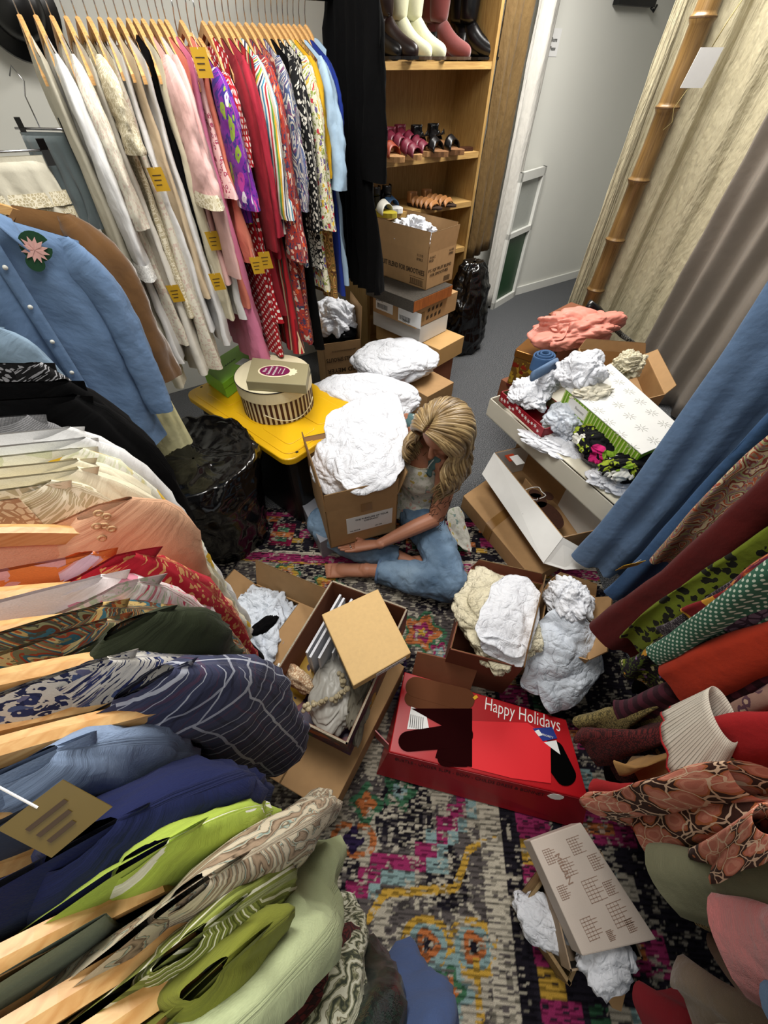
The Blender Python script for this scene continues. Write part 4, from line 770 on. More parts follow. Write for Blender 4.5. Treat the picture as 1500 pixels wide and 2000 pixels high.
# stack in front of the bookcase
def stackbox(name,label,Fp,Rp,Lp,z0,h,mat,az=77,**k):
    F=P(*Fp,z0); la=(P(*Rp,z0)-F).length; lb=(P(*Lp,z0)-F).length; Q,a,b=rq(F,az,la,lb); T,Q,C0=carton(name,label,Q,z0,z0+h,mat,**k); return T,F,a,b,la,lb
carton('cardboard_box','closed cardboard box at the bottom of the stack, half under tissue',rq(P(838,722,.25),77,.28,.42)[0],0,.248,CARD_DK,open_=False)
T,F,a,b,la,lb=stackbox('kraft_box','plain kraft carton under the white box',(854,717),(897,688),(722,668),.25,.125,plain('kraft_light','#c29a62',.7,bs=12),open_=False)
T,F,a,b,la,lb=stackbox('white_box','white carton between the kraft carton and the labelled carton',(818,673),(877,648),(716,640),.378,.118,WHITEBOX,open_=False)
T,F,a,b,la,lb=stackbox('shipping_box','brown shipping carton with two white barcode labels',(812,643),(881,603),(722,611),.50,.125,CARD,open_=False)
def facetext(s,T,o,d,up,x,z,size,mat=INK,**k): return text(s,T,o+d*x+up*z,d,up,size,mat,**k)
lf=-b; fz=V3((F.x,F.y,.50)); far=fz+b*lb
for (u0,w_,h_,z_) in ((.03,.16,.085,.03),(.24,.20,.095,.012)):
    o=far-b*u0-a*.0012+UP*z_; panel(T,o,lf,UP,w_,h_,LABELW)
    mb=MB()
    for i in range(22):
        mb.box(o-b*(.012+.0045*i+.001*(i%3))-a*.0014+UP*.012,lf*(.0014+.001*(i%3==0)),UP*.03,-a*.0004)
    mb.build('barcode',INK,T)
text('20845',T,far-b*.03-a*.0022+UP*.085,lf,UP,.028,INK); text('20845',T,far-b*.28-a*.0022+UP*.018,lf,UP,.024,INK)
mb=MB()
for r_ in range(2):
    for c_ in range(4):
        o=fz+a*(.10+.042*c_+.01*r_)+UP*(.028+.045*r_)-b*.0012; mb.box(o,a*.022+UP*.006,UP*.022,-b*.0006)
mb.build('printed_symbols',INKBR,T); panel(T,fz+a*.02-b*.001+UP*.03,a,UP,.06,.06,plain('card_print','#8a6a40',.8),'printed_panel')
T,F,a,b,la,lb=stackbox('woven_box','dark grey tweed box with an orange wood grain end in the stack',(806,612),(872,575),(724,572),.628,.07,plain('tweed','#4a443c',.95,bs=220,var=.5,bump=.4),open_=False)
MB().box(V3((F.x,F.y,.632))-b*.0015+a*.004,a*(la-.008),UP*.062,-b*.002).build('wood_end',wood('orange_wood','#a8602a','#7c421a',.5,8,2),T,label='orange wood grain end panel')
Q,a,b=rq(P(831,567,.70),77,(P(881,545,.70)-P(831,567,.70)).length,(P(725,525,.70)-P(831,567,.70)).length); F=Q[0]; la=(Q[1]-Q[0]).length; lb=(Q[3]-Q[0]).length
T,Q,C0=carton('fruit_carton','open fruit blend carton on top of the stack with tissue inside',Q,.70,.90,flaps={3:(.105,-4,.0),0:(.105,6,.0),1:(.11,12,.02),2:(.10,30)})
far=V3((F.x,F.y,.70))+b*lb; lf=-b
text('P.S. IQF FRUIT BLEND FOR SMOOTHIES',T,far+lf*.015-a*.001+UP*.075,lf,UP,.040,INKBR,maxw=lb*.93,bold=.0006); text('12-16 OZ',T,far+lf*.01-a*.001+UP*.175,lf,UP,.020,INKBR); text('PKGS',T,far+lf*.01-a*.001+UP*.155,lf,UP,.020,INKBR)
text('11110',T,far+lf*(lb-.09)-a*.001+UP*.172,lf,UP,.020,INKBR); text('87853',T,far+lf*(lb-.09)-a*.001+UP*.150,lf,UP,.020,INKBR)
g=V3((F.x,F.y,.70)); text('P.S. IQF FRUIT BLEND',T,g+a*.012-b*.001+UP*.095,a,UP,.024,INKBR,maxw=la*.85); text('FOR SMOOTHIES',T,g+a*.03-b*.001+UP*.068,a,UP,.024,INKBR,maxw=la*.7)
text('12-16 C',T,g+a*.01-b*.001+UP*.17,a,UP,.018,INKBR,maxw=.07); text('PKGS',T,g+a*.01-b*.001+UP*.152,a,UP,.018,INKBR); text('11110',T,g+a*(la-.07)-b*.001+UP*.175,a,UP,.018,INKBR,maxw=.06); text('87853',T,g+a*(la-.07)-b*.001+UP*.157,a,UP,.018,INKBR,maxw=.06)
mb=MB(); o=far+lf*(lb-.14)-a*.001+UP*.012
for i in range(24): mb.box(o+lf*(.006+.0045*i),lf*(.0014+.0012*(i%4==0)),UP*.035,-a*.0004)
mb.box(o,lf*.12,UP*.002,-a*.0004); mb.box(o+UP*.043,lf*.12,UP*.002,-a*.0004); mb.build('barcode',INKBR,T)
mb=MB(); o=g+a*(la-.10)-b*.001+UP*.012
for i in range(14): mb.box(o+a*(.006+.0045*i),a*(.0014+.0012*(i%4==0)),UP*.03,-b*.0004)
mb.build('barcode',INKBR,T)
# ---------------------------------------------------------------- crumpled sheets
def crumple(name,label,cat,c,R,mat,seed=1,rot=0,amp=.25,freq=2.2,squash=None,res=6,parent=None,flat_bottom=.0,group=None,edge=.12,sharp=1.):
    bm=bmesh.new(); bmesh.ops.create_icosphere(bm,subdivisions=res,radius=1.0); c=V3(c); ro=Matrix.Rotation(math.radians(rot),3,'Z'); sd=V3((seed*3.1,seed*1.7,seed*.9))
    for v in bm.verts:
        p=v.co.normalized(); r=1+edge*noise.noise(p*1.6+sd)*2
        w1=noise.noise(p*freq*.8+sd*2)*.5
        q=p+V3((noise.noise(p*1.3+sd),noise.noise(p*1.3+sd+V3((9,0,0))),noise.noise(p*1.3+sd+V3((0,9,0)))))*.5
        q=q*freq; rd=0
        for k,a_ in ((.55,.62),(1.05,.46),(1.9,.24),(3.4,.07)): rd+=min(abs(noise.noise(q*k+sd*k))*3.2,1.)*a_
        r*=1+amp*(rd-.75)*.8*sharp+amp*.5*w1
        x=V3((p.x*r*R[0],p.y*r*R[1],p.z*r*R[2]))
        if x.z<-R[2]*(1-flat_bottom)*.55: x.z=-R[2]*.55+ (x.z+R[2]*.55)*.15
        v.co=ro@x+c
    V=[v.co.copy() for v in bm.verts]; F=[tuple(q.index for q in f.verts) for f in bm.faces]; bm.free()
    U=[(v.x+v.z*.3,v.y+v.z*.5) for v in V]
    return mesh(name,V,F,mat,parent,uv=U,label=label,cat=cat,group=group)
def sheet(name,label,cat,pts,mat,seed=1,n=46,amp=.012,thick=.0012,parent=None,freq=9,nv=None,group=None,spiky=.0):
    """crumpled sheet over a quad of four 3-D corners pts (a,b,c,d) with optional centre lift"""
    a,b,c,d=[V3(p) for p in pts[:4]]; lift=pts[4] if len(pts)>4 else 0; N=((b-a).cross(d-a)).normalized()
    if N.z<0: N=-N
    sd=V3((seed*2.3,seed,0))
    def f(u,v):
        p=(a*(1-u)+b*u)*(1-v)+(d*(1-u)+c*u)*v
        q=V3((p.x,p.y,p.z))*freq; rr=min(abs(noise.noise(q*.6+sd))*3.5,1.)-.5; r2=min(abs(noise.noise(q*1.5+sd))*3.5,1.)*.8-.4; r3=min(abs(noise.noise(q*3.3+sd))*3.,1)-.5
        k_=.22*(abs(2*u-1)*abs(2*v-1))**2.5; p=p.lerp((a+b+c+d)/4,k_); ed=min(u,1-u,v,1-v); 
        p=p+N*(amp*(rr*1.2+r2*.6+r3*.3)+lift*math.sin(math.pi*u)*math.sin(math.pi*v))
        if ed<.06: p=p+V3((noise.noise(q*1.5+sd),noise.noise(q*1.5-sd),0))*amp*1.2
        return p,(u*(b-a).length,v*(d-a).length)
    V,F,U=grid(n,nv or n,f); return mesh(name,V,F,mat,parent,uv=U,solid=thick,label=label,cat=cat,group=group)
def mid(*pix,z): q=P(*pix,z); return q
crumple('tissue_paper','white tissue paper standing in the open fruit carton','tissue paper',C0+V3((0,0,.93)),(.11,.15,.075),TISSUE,5,rot=10,amp=.5,freq=2.6)
# brussels sprouts carton
z1=.42; A=P(631,673,z1); B=P(705,662,z1); e=B-A; bb=V3((-e.y,e.x,0)).normalized()*.30; bb=bb if bb.y>0 else -bb
T,Q,C0=carton('vegetable_carton','open vegetable carton with upside down lettering and black cloth inside','' or [A,B,B+bb,A+bb],.0,z1,flaps={3:(.20,12,.01),1:(.20,5,.01),2:(.14,20)})
R=-e.normalized(); n_=V3((e.y,-e.x,0)).normalized(); n_=n_ if n_.y<0 else -n_
text('FRED MEYER',T,B+n_*.001+UP*(-.185),R,-UP,.045,INKBR,maxw=.25,bold=.0008); text('BRUSSELS SPROUTS',T,B+n_*.001+UP*(-.105),R,-UP,.040,INKBR,maxw=.25,bold=.0006); text('KEEP REFRIGERATED PRODUCE OF USA',T,B-e.normalized()*.04+n_*.001+UP*(-.055),R,-UP,.012,INKBR,maxw=.17)
crumple('tissue_paper','white tissue arching over black cloth in the vegetable carton','tissue paper',C0+V3((0,.02,.50)),(.15,.15,.13),TISSUE,9,amp=.24)
crumple('black_cloth','folded black cloth under the tissue in the vegetable carton','cloth',C0+V3((.01,-.08,.44)),(.10,.07,.05),F_['black'],4,amp=.2,res=4)
# tissue bundles in front of the stack
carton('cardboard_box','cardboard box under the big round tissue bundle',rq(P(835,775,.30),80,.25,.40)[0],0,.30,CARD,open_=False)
q=P(770,705,.40); crumple('tissue_bundle','large round white tissue bundle in front of the stacked cartons','tissue paper',q,(.27,.215,.10),TISSUE,12,rot=-20,amp=.11,freq=1.8,edge=.06)
q=P(695,765,.46); crumple('tissue_bundle','long white tissue bundle between the hat box and the woman','tissue paper',q+V3((.03,-.04,-.02)),(.30,.17,.10),TISSUE,15,rot=-42,amp=.12,freq=1.7,edge=.07)
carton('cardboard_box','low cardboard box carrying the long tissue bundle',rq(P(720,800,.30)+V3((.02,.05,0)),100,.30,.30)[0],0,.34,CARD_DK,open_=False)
# ---------------------------------------------------------------- yellow lidded tote
YEL_=plain('yellow_plastic','#d9a90f',.35,bs=8,var=.03,spec=.5)
zt=.50; A=P(358,768,zt); B=P(562,905,zt); e=(B-A); el=e.length; e.normalize(); g=V3((-e.y,e.x,0)); g=g if g.x>0 else -g; wd=.52
T=thing('storage_tote','black storage tote with a bright yellow lid','tote',(A+e*el/2+g*wd/2).to_3d()*1-UP*zt)
def rr(o,l,w_,r,n=6,ins=0):
    out=[]
    for (cx,cy,a0_) in ((l-r,w_-r,0),(r,w_-r,90),(r,r,180),(l-r,r,270)):
        for i in range(n+1): t_=math.radians(a0_+90*i/n); out.append(o+e*(cx+(r-ins)*math.cos(t_))+g*(cy+(r-ins)*math.sin(t_)))
    return out
flip=e.cross(g).z<0
def ringpoly(mb,o,l,w_,r,h,ins=0):
    pts=rr(o,l,w_,r,ins=ins); mb.poly(pts if not flip else pts[::-1],UP*h)
mb=MB(); ringpoly(mb,A-UP*.035,el,wd,.06,.035); mb.build('lid',YEL_,T,bevel=.006)
lid=bpy.data.objects['lid']
mb=MB()
for i in range(3):
    for j in range(2): ringpoly(mb,A+e*(.07+i*(el-.14)/3+.012)+g*(.07+j*.195+.01)+UP*.0,(el-.14)/3-.024,.175,.03,.006)
mb.build('lid_panel',YEL_,T,bevel=.004); mb=MB(); ringpoly(mb,A+e*.03+g*.03,el-.06,wd-.06,.05,.003); mb.build('lid_rim',YEL_,T,bevel=.002)
mb=MB(); ringpoly(mb,A+e*.035+g*.035-UP*zt,el-.07,wd-.07,.05,zt-.03); mb.build('tub',BLACKPL,T,bevel=.01)
for q in ((.018,.09),(el-.05,.07)): mb=MB(); mb.box(A+e*q[0]+g*q[1]+UP*.0005,e*.03,g*.012,UP*.002); mb.build('latch_slot',INK,T)
# green shoe box
GB=plain('green_card','#86c236',.5,bs=10,var=.03); z0=.507
G=[P(445,778,z0),P(522,718,z0),P(478,700,z0),P(405,748,z0)]
T,Q,C0=carton('green_box','lime green shoe box on the yellow lid','' or G,z0,z0+.085,GB,open_=False)
ctr=sum([q for q in Q],V3())/4; Q2=[ctr+(q-ctr)*1.03 for q in Q]; mb=MB(); mb.poly([q+UP*(z0+.055) for q in Q2] if sum(Q2[i].x*Q2[(i+1)%4].y-Q2[(i+1)%4].x*Q2[i].y for i in range(4))>0 else [q+UP*(z0+.055) for q in Q2][::-1],UP*.034); mb.build('lid',GB,T,bevel=.002)
r_=(Q[1]-Q[0]).normalized(); mb=MB(); g2=(Q[2]-Q[1]).normalized(); o=ctr-g2*.0+UP*(z0+.0892)
e_=(Q[1]-Q[0]).normalized()
for i in range(16): mb.box(o-e_*.02+e_*(.0058*(i-8)*1.0),e_*.0040,g2*(.004+.003*(i%3)),UP*.0005)
mb.build('printed_line',plain('dark_green_ink','#1f4a16',.6,var=0),T)
panel(T,Q[0]*.8+Q[1]*.2+UP*(z0+.0892)+(Q[3]-Q[0])*.1+r_*.10,r_,(Q[3]-Q[0]),.07,.045,LABELW)
# striped hat box
HB=plain('hatbox_cream','#d8cfae',.55,bs=12,var=.03); HS=plain('hatbox_stripe','#3c1614',.6,var=.05)
c=(P(470,795,.507)+P(617,795,.507))/2; c=V3((c.x+.015,c.y+.02,.507)); rad=.178
T=thing('hat_box','round cream hat box with dark brown vertical stripes','hat box',c)
MB().lathe(c,[(0,0),(rad-.004,0),(rad-.004,.165),(0,.165)],64).build('drum',HB,T,smooth=False)
mb=MB(); ns=44
for i in range(ns):
    a0_=6.2832*i/ns; V=[];F=[]
    for k in range(4):
        t_=a0_+6.2832/ns*.5*k/3
        for z in (.002,.112): V.append(c+V3(((rad-.0025)*math.cos(t_),(rad-.0025)*math.sin(t_),z)))
    for k in range(3): F.append((2*k,2*k+2,2*k+3,2*k+1))
    mb.add(V,F)
mb.build('stripes',HS,T)
MB().lathe(c,[(rad+.002,.115),(rad+.002,.172),(rad-.001,.175),(0,.175)],64).build('lid',HB,T,smooth=False)
MB().lathe(c,[(rad+.001,.1745),(rad+.0035,.1735),(rad+.0035,.170),(rad+.002,.169)],64).build('lid_piping',INK,T,smooth=True)
cp=[c+V3((rad*math.cos(t_)*1.02,rad*math.sin(t_)*1.02,.06-.045*math.sin((t_+2.3)/1.6*3.14159))) for t_ in [-2.3+1.6*i/16 for i in range(17)]]
MB().tube(cp,.0025,6).build('cord_handle',HB,T,smooth=True,label='thin cream cord handle')
# drapery box on the hat box
z0=c.z+.176; B4=[P(497,772,z0),P(598,770,z0),P(605,718,z0),P(497,722,z0)]; TA=plain('taupe_box','#8c8464',.6,bs=10,var=.05)
B4=[P(485,762,z0),P(600,770,z0),P(606,728,z0),P(497,715,z0)]
T,Q,C0=carton('stationery_box','taupe box with an oval magenta label lying on the hat box',B4,z0,z0+.045,TA,open_=False)
r_=(Q[1]-Q[0]).normalized(); u_=(Q[3]-Q[0]); u_=(u_-r_*u_.dot(r_)).normalized(); cc_=sum(Q,V3())/4+UP*(z0+.0455)
def disc(T,c,r_,u_,rx,ry,mat,name,h=.0008,n=40,sc=0,m=0):
    mb=MB(); mb.poly([c+r_*rx*(1+sc*math.cos(m*6.2832*i/n))*math.cos(6.2832*i/n)+u_*ry*(1+sc*math.cos(m*6.2832*i/n))*math.sin(6.2832*i/n) for i in range(n)],UP*h); return mb.build(name,mat,T)
disc(T,cc_-r_*.015,r_,u_,.078,.052,HB,'label_frame',n=60); disc(T,cc_+r_*.062,r_,u_,.026,.030,HB,'label_ornament',sc=.10,m=9,n=90,h=.0006); disc(T,cc_-r_*.015+UP*.0008,r_,u_,.070,.044,plain('magenta_label','#6a1242',.5,var=.02),'label_oval')
for s_,x_,z_,w_ in (('Fine',-.060,.020,.035),('Stationery',-.038,.018,.070),('BOULEVARD',-.014,.013,.070),('for the home',.004,.008,.060),('Boxed Notes',.022,.009,.050)): text(s_,T,cc_+r_*(x_+.006)+UP*.0016,u_,-r_,z_,LABELW,align='CENTER',maxw=w_)
# ---------------------------------------------------------------- black bin bag and shelf side bag
BAG=plain('black_bin_bag','#050506',.16,bs=14,bump=.9,var=.0,spec=.6)
def bag(name,label,c,prof,seed,amp=.03,n=120,m=70,sx=1,sy=1,mat=BAG,fr=9):
    c=V3(c); L=len(prof)-1
    def f(a,v):
        k=v*L; i=min(int(k),L-1); t_=k-i; r=prof[i][0]*(1-t_)+prof[i+1][0]*t_; z=prof[i][1]*(1-t_)+prof[i+1][1]*t_; th=6.2832*a
        d=V3((math.cos(th)*sx,math.sin(th)*sy,0)); q=V3((d.x*r,d.y*r,z))*fr+V3((seed*3,seed,0)); s=(1-abs(noise.noise(q))*2)+.5*(1-abs(noise.noise(q*2.2))*2)+.3*noise.noise(V3((th*5,z*3,seed)))
        w_=amp*s*min(1,r/.06)
        return c+d*(r+w_)+V3((0,0,z+(w_*.6 if i>=L//2 else 0))),(a,v)
    V,F,U=grid(n,m,f,cu=True); return mesh(name,V,F,mat,None,uv=U,label=label,cat='bin bag')
b_=bag('bin_bag','open black bin bag lining a bin beside the yellow lidded tote',(.0,1.51,0),[(.01,.004),(.19,.004),(.205,.1),(.222,.3),(.248,.42),(.262,.49),(.256,.525),(.24,.545),(.16,.535),(.08,.523),(.005,.52)],3,amp=.020,sx=1.0,sy=1.05)
q=P(905,700,0); bag('bin_bag','tall slack black bin bag standing right of the stacked cartons',(q.x+.10,q.y+.16,0),[(.01,.003),(.16,.003),(.18,.12),(.165,.30),(.14,.48),(.10,.62),(.06,.66),(.01,.665)],8,amp=.022,sx=1.0,sy=.8)
# grey box with the red logo
z=.14; Q=[P(575,955,z),P(612,928,z),P(665,1040,z),P(625,1060,z)]
T,Q,C0=carton('grey_box','grey box with a small red logo half under the held carton',Q,0,z,plain('grey_card','#84868e',.35),open_=False); r_=(Q[3]-Q[0]).normalized(); u_=(Q[1]-Q[0])
panel(T,Q[0]+r_*.012+u_*.1+UP*(z+.0005),r_,u_,.055,.055,plain('red_logo','#a01020',.5)); text('SV',T,Q[0]+r_*.018+u_*.3+UP*(z+.0015),r_,u_,.03,LABELW,bold=.001)
# ---------------------------------------------------------------- curtains, bamboo pole, panel, wall bits
def curtain(name,label,pts,z0,z1,mat,folds=6,amp=.05,seed=1,n=160,m=24,ends=None,cat='curtain',top=None):
    """hanging cloth over floor line pts; top line may differ"""
    pts=[V3((p[0],p[1],0)) for p in pts]; tp=[V3((p[0],p[1],0)) for p in (top or pts)]
    def at(P_,t):
        k=t*(len(P_)-1); i=min(int(k),len(P_)-2); return P_[i].lerp(P_[i+1],k-i)
    def f(a,v):
        p=at(pts,a).lerp(at(tp,a),v); q=at(pts,min(1,a+.01))-at(pts,max(0,a-.01)); nn=V3((-q.y,q.x,0)).normalized()
        am=amp*(.75+.5*noise.noise(V3((a*4,seed,0))))
        w_=am*math.sin(a*6.2832*folds+1.3*noise.noise(V3((a*5,seed,v*.8)))+seed)+.010*noise.noise(V3((a*14,v*15,seed)))+.012*(1-v)*noise.noise(V3((a*14,seed,v*5)))
        return V3((p.x,p.y,z0+(z1-z0)*v))+nn*w_,(a*2.0,v*(z1-z0))
    V,F,U=grid(n,m,f); return mesh(name,V,F,mat,None,uv=U,solid=.002,label=label,cat=cat)
LIN=fab('cloth_linen','plain',['#cbc2a4','#bdb392'],wr=1.0,sheen=.1); TAU=fab('cloth_taupe_drape','plain',['#938a80','#887f74'],wr=.15,rough=.55); WHC=fab('cloth_white_drape','plain',['#d6d3cb','#c8c5bd'],wr=.5); BRC=fab('cloth_brown_drape','plain',['#5c4626','#6a5430'],wr=.5)
curtain('linen_curtain','wrinkled cream linen curtain behind the bamboo pole',[P(1118,716,0),P(1165,722,0),P(1225,748,0)],.02,2.62,LIN,2.3,.028,2)
curtain('drape','taupe satin drape with deep vertical folds at the right',[P(1222,748,0),P(1300,800,0),P(1420,900,0),P(1560,980,0)],.02,2.62,TAU,7.5,.045,5)
# bamboo pole
BAM=wood('bamboo_skin','#7f6238','#5e4524',.35,5,2); pb=P(1104,716,0); T=thing('bamboo_pole','upright bamboo pole in front of the linen curtain','pole',pb)
pr=[];rr_=[]; zz=0
while zz<2.6:
    for dz,r_ in ((0,.036),(.01,.0355),(.14,.034),(.27,.035),(.285,.041),(.295,.041)): pr.append(pb+UP*(zz+dz)); rr_.append(r_*1.45)
    zz+=.30
MB().tube(pr,rr_,20).build('culm',BAM,T,smooth=True)
for k in range(9): MB().tube([pb+UP*(.287+.30*k),pb+UP*(.293+.30*k)],[.0605,.0605],20).build('node_ring',plain('bamboo_node','#4c3418',.6),T)
curtain('linen_curtain','narrow strip of cream linen on the far side of the bamboo pole',[P(1076,694,0),P(1090,690,0),P(1102,694,0)],.02,2.62,LIN,1.2,.02,8,n=40)
o=PY(1328,172,pb.y-.10); tg=thing('paper_sign','small white paper card hanging by a cord on the bamboo pole','sign',o); rt=V3((.80,-.60,0)); nn_=rt.cross(UP)
MB().poly([o,o+rt*.105,o+rt*.125+UP*.13,o+rt*.02+UP*.13],nn_*.002).build('card',LABELW,tg)
for k_,s_ in enumerate(('Please do not bring','food in this room')): text(s_,tg,o+UP*(.08-.022*k_)+rt*(.02-.003*k_)+nn_*-.001,rt,UP+rt*.1,.012,INK,maxw=.08)
MB().tube([o+rt*.07+UP*.13,o+rt*.09+UP*.20,o+rt*.15+UP*.36],.0022,6).build('cord',plain('raffia','#8a7c4c',.8),tg,smooth=True); MB().tube([o+rt*.04,o+rt*.01-UP*.07,o+rt*.03-UP*.12,o-UP*.15],.0014,6).build('cord_tail',plain('raffia','#8a7c4c',.8),tg,smooth=True)
# white drape and brown drape right of the bookcase
curtain('white_curtain','white cotton curtain hanging between the bookcase and the wall',[P(930,612,0),P(952,604,0),P(972,590,0)],.03,2.62,WHC,1.6,.045,11,n=60)
curtain('brown_curtain','thin brown curtain close beside the bookcase',[V3((2.49,2.61,0)),V3((2.62,2.66,0)),V3((2.86,2.76,0))],.62,2.62,BRC,3.1,.025,13,n=60)
# narrow white framed panel with a green lower pane
pa=P(957,606,0)+V3((.02,.02,0)); pc=P(1000,578,0); R=(pc-pa); wl=R.length; R=R.normalized(); N=V3((R.y,-R.x,0)); T=thing('framed_panel','white framed panel with a dark green lower pane leaning at the wall','panel',pa)
mb=MB(); hh=1.06; fw_=.035
mb.box(pa,R*fw_,UP*hh,N*.03).box(pa+R*(wl-fw_),R*fw_,UP*hh,N*.03).box(pa,R*wl,UP*.06,N*.03).box(pa+UP*(hh-.06),R*wl,UP*.06,N*.03).box(pa+UP*.60,R*wl,UP*.04,N*.03); mb.build('frame',TRIMW,T,bevel=.002)
MB().box(pa+R*fw_+UP*.06-N*.004,R*(wl-2*fw_),UP*.54,N*.006).build('pane',plain('green_pane','#0f3f1c',.4),T,label='dark green lower pane'); MB().box(pa+R*fw_+UP*.64-N*.004,R*(wl-2*fw_),UP*(hh-.70),N*.006).build('pane',plain('grey_pane','#a9aca6',.3),T,label='grey upper pane')
for px,py,lab in ((1018,486,'white wall socket plate beside the framed panel'),(1002,578,'small white outlet near the floor by the framed panel')):
    q=PY(px,py,3.045); T=thing('wall_socket',lab,'socket',q); MB().box(q+V3((-.035,.004,-.055)),(.07,0,0),(0,-.008,0),(0,0,.11)).build('cover_plate',TRIMW,T,bevel=.002); mb=MB()
    for dz in (.02,-.02):
        for dx in (-.008,.008): mb.box(q+V3((dx-.0015,-.0045,dz-.006)),(.003,0,0),(0,-.001,0),(0,0,.012))
    mb.build('slots',INK,T)
q=PY(1075,68,3.048); T=thing('wall_notice','small printed paper notice taped to the wall','sign',q); MB().box(q+V3((-.11,.001,-.10)),(.22,0,0),(0,-.001,0),(0,0,.13)).build('paper',LABELW,T); text('to the Fitting Rooms',T,q+V3((-.09,-.002,-.03)),(1,0,0),UP,.028,INK,maxw=.17); text('Ask if You Please',T,q+V3((-.09,-.002,-.07)),(1,0,0),UP,.028,INK,maxw=.17)
q=PY(1235,4,3.045); T=thing('wall_shelf','black wall bracket at the top edge of the white wall','bracket',q); MB().box(q+V3((-.22,.0,-.02)),(.44,0,0),(0,-.05,0),(0,0,.05)).build('bar',BLACKPL,T,bevel=.004); MB().tube([q+V3((.19,-.04,-.02)),q+V3((.21,-.06,-.04)),q+V3((.24,-.05,-.01))],.008,8).build('hook',BLACKPL,T,smooth=True)
# ---------------------------------------------------------------- woman sitting cross-legged with a carton on her lap
SKIN=plain('skin','#ab745a',.5,bs=30,var=.05); HAIRM=None
t=NT('hair_blonde'); co=t.coord('uv'); s_=t.n('ShaderNodeSeparateXYZ'); t.L(co,s_.inputs[0]); nz=t.n('ShaderNodeTexNoise',i_Scale=1.0,i_Detail=3.0); mp=t.coord('uv',(37,2.5,1)); t.L(mp,nz.inputs['Vector'])
t.L(t.ramp(nz.outputs[0],[(.30,'#4a3820'),(.47,'#7d6644'),(.60,'#a68d62'),(.74,'#cdb88c')],'LINEAR'),t.b.inputs['Base Color']); t.b.inputs['Roughness'].default_value=.42; HAIRM=t.m
PT=thing('person','person with wavy blonde hair in floral top and jeans sitting cross-legged with a carton','person',(.85,1.02,0))
SD=V3((-.135,-.99,0)).normalized()            # towards her left (near) side
pel=V3((.90,1.06,.115)); nk_=V3((.925,1.045,.545)); HC=P(868,842,.70); hc=HC
FH=V3((-.78,.02,-.60)).normalized(); FH=Matrix.Rotation(math.radians(12),3,'Z')@FH; SH_=V3((-FH.y,FH.x,0)).normalized(); SH_=SH_ if SH_.dot(SD)>0 else -SH_; UH=SH_.cross(FH); UH=UH if UH.z>0 else -UH
shL=V3((.905,.875,.515)); shR=V3((.95,1.225,.515)); elL=P(852,1012,.27); wrL=P(742,1062,.195); elR=V3((.84,1.44,.33)); wrR=V3((.62,1.44,.22))
hipL=V3((.86,.97,.12)); hipR=V3((.89,1.15,.12)); knL=P(872,1128,.115)+V3((0,0,0)); knR=V3((.43,1.20,.115)); anL=P(705,1112,.055); toL=P(648,1114,.03); anR=P(800,1098,.055); toR=anR+V3((.17,-.06,-.02))
def catm(pts,n=6):
    out=[];P_=[V3(p) for p in pts]; P_=[P_[0]*2-P_[1]]+P_+[P_[-1]*2-P_[-2]]
    for i in range(1,len(P_)-2):
        for k in range(n):
            t_=k/n; a,b,c,d=P_[i-1:i+3]; out.append(.5*((2*b)+(c-a)*t_+(2*a-5*b+4*c-d)*t_*t_+(3*b-a-3*c+d)*t_**3))
    return out+[P_[-2]]
def interp(v,n=6):
    q=catm([V3((x,0,0)) for x in v],n); return [p.x for p in q]
def limb(mb,pts,rad,n=16,flat=1.,nrm=None,k=6): mb.tube(catm(pts,k),interp(rad,k),n,flat,nrm)
def ball(mb,c,r,sc=(1,1,1),ax=None,n=3):
    bm=bmesh.new(); bmesh.ops.create_icosphere(bm,subdivisions=n,radius=1); V=[]
    for v in bm.verts:
        p=V3((v.co.x*sc[0]*r,v.co.y*sc[1]*r,v.co.z*sc[2]*r)); V.append(c+(ax[0]*p.x+ax[1]*p.y+ax[2]*p.z if ax else p))
    mb.add(V,[tuple(q.index for q in f.verts) for f in bm.faces]); bm.free()
def remesh(o,vox,sm=2):
    md=o.modifiers.new('r','REMESH'); md.mode='VOXEL'; md.voxel_size=vox; md.use_smooth_shade=True
    md=o.modifiers.new('s','SMOOTH'); md.iterations=sm; md.factor=.5
B_=MB(); 
limb(B_,[pel,pel.lerp(nk_,.35),pel.lerp(nk_,.7),pel.lerp(nk_,.9),nk_],[.15,.115,.14,.13,.06],24,.66,tuple(SD))
limb(B_,[shR+V3((0,-.01,.0)),nk_+V3((0,0,-.03)),shL],[.052,.062,.052],14,.9)
limb(B_,[nk_-V3((0,0,.06)),nk_+V3((0,0,.03)),hc-UH*.02],[.055,.050,.052],14)
AX=(SH_,FH,UH)
ball(B_,hc+UH*.02-FH*.01,.1,(.78,.95,.92),AX); ball(B_,hc+FH*.035-UH*.055,.1,(.56,.52,.60),AX); ball(B_,hc+FH*.070-UH*.105,.022,(1.2,.9,.8),AX)
B_.tube([hc+FH*.083+UH*.005,hc+FH*.108-UH*.035,hc+FH*.090-UH*.045],[.008,.014,.010],10); ball(B_,hc+FH*.086-UH*.070,.010,(2.0,.8,.9),AX)
for sg in (-1,1): ball(B_,hc+SH_*sg*.078-UH*.01,.03,(.35,.6,1.0),AX); ball(B_,hc+FH*.062+SH_*sg*.034-UH*.028,.022,(1,.8,.8),AX)
limb(B_,[shL,shL.lerp(elL,.5)+V3((.01,0,0)),elL],[.050,.045,.036],14); limb(B_,[elL,elL.lerp(wrL,.4)+V3((0,0,.004)),wrL],[.037,.036,.023],14)
limb(B_,[shR,shR.lerp(elR,.5),elR],[.050,.043,.036],14); limb(B_,[elR,elR.lerp(wrR,.4),wrR],[.037,.036,.023],14)
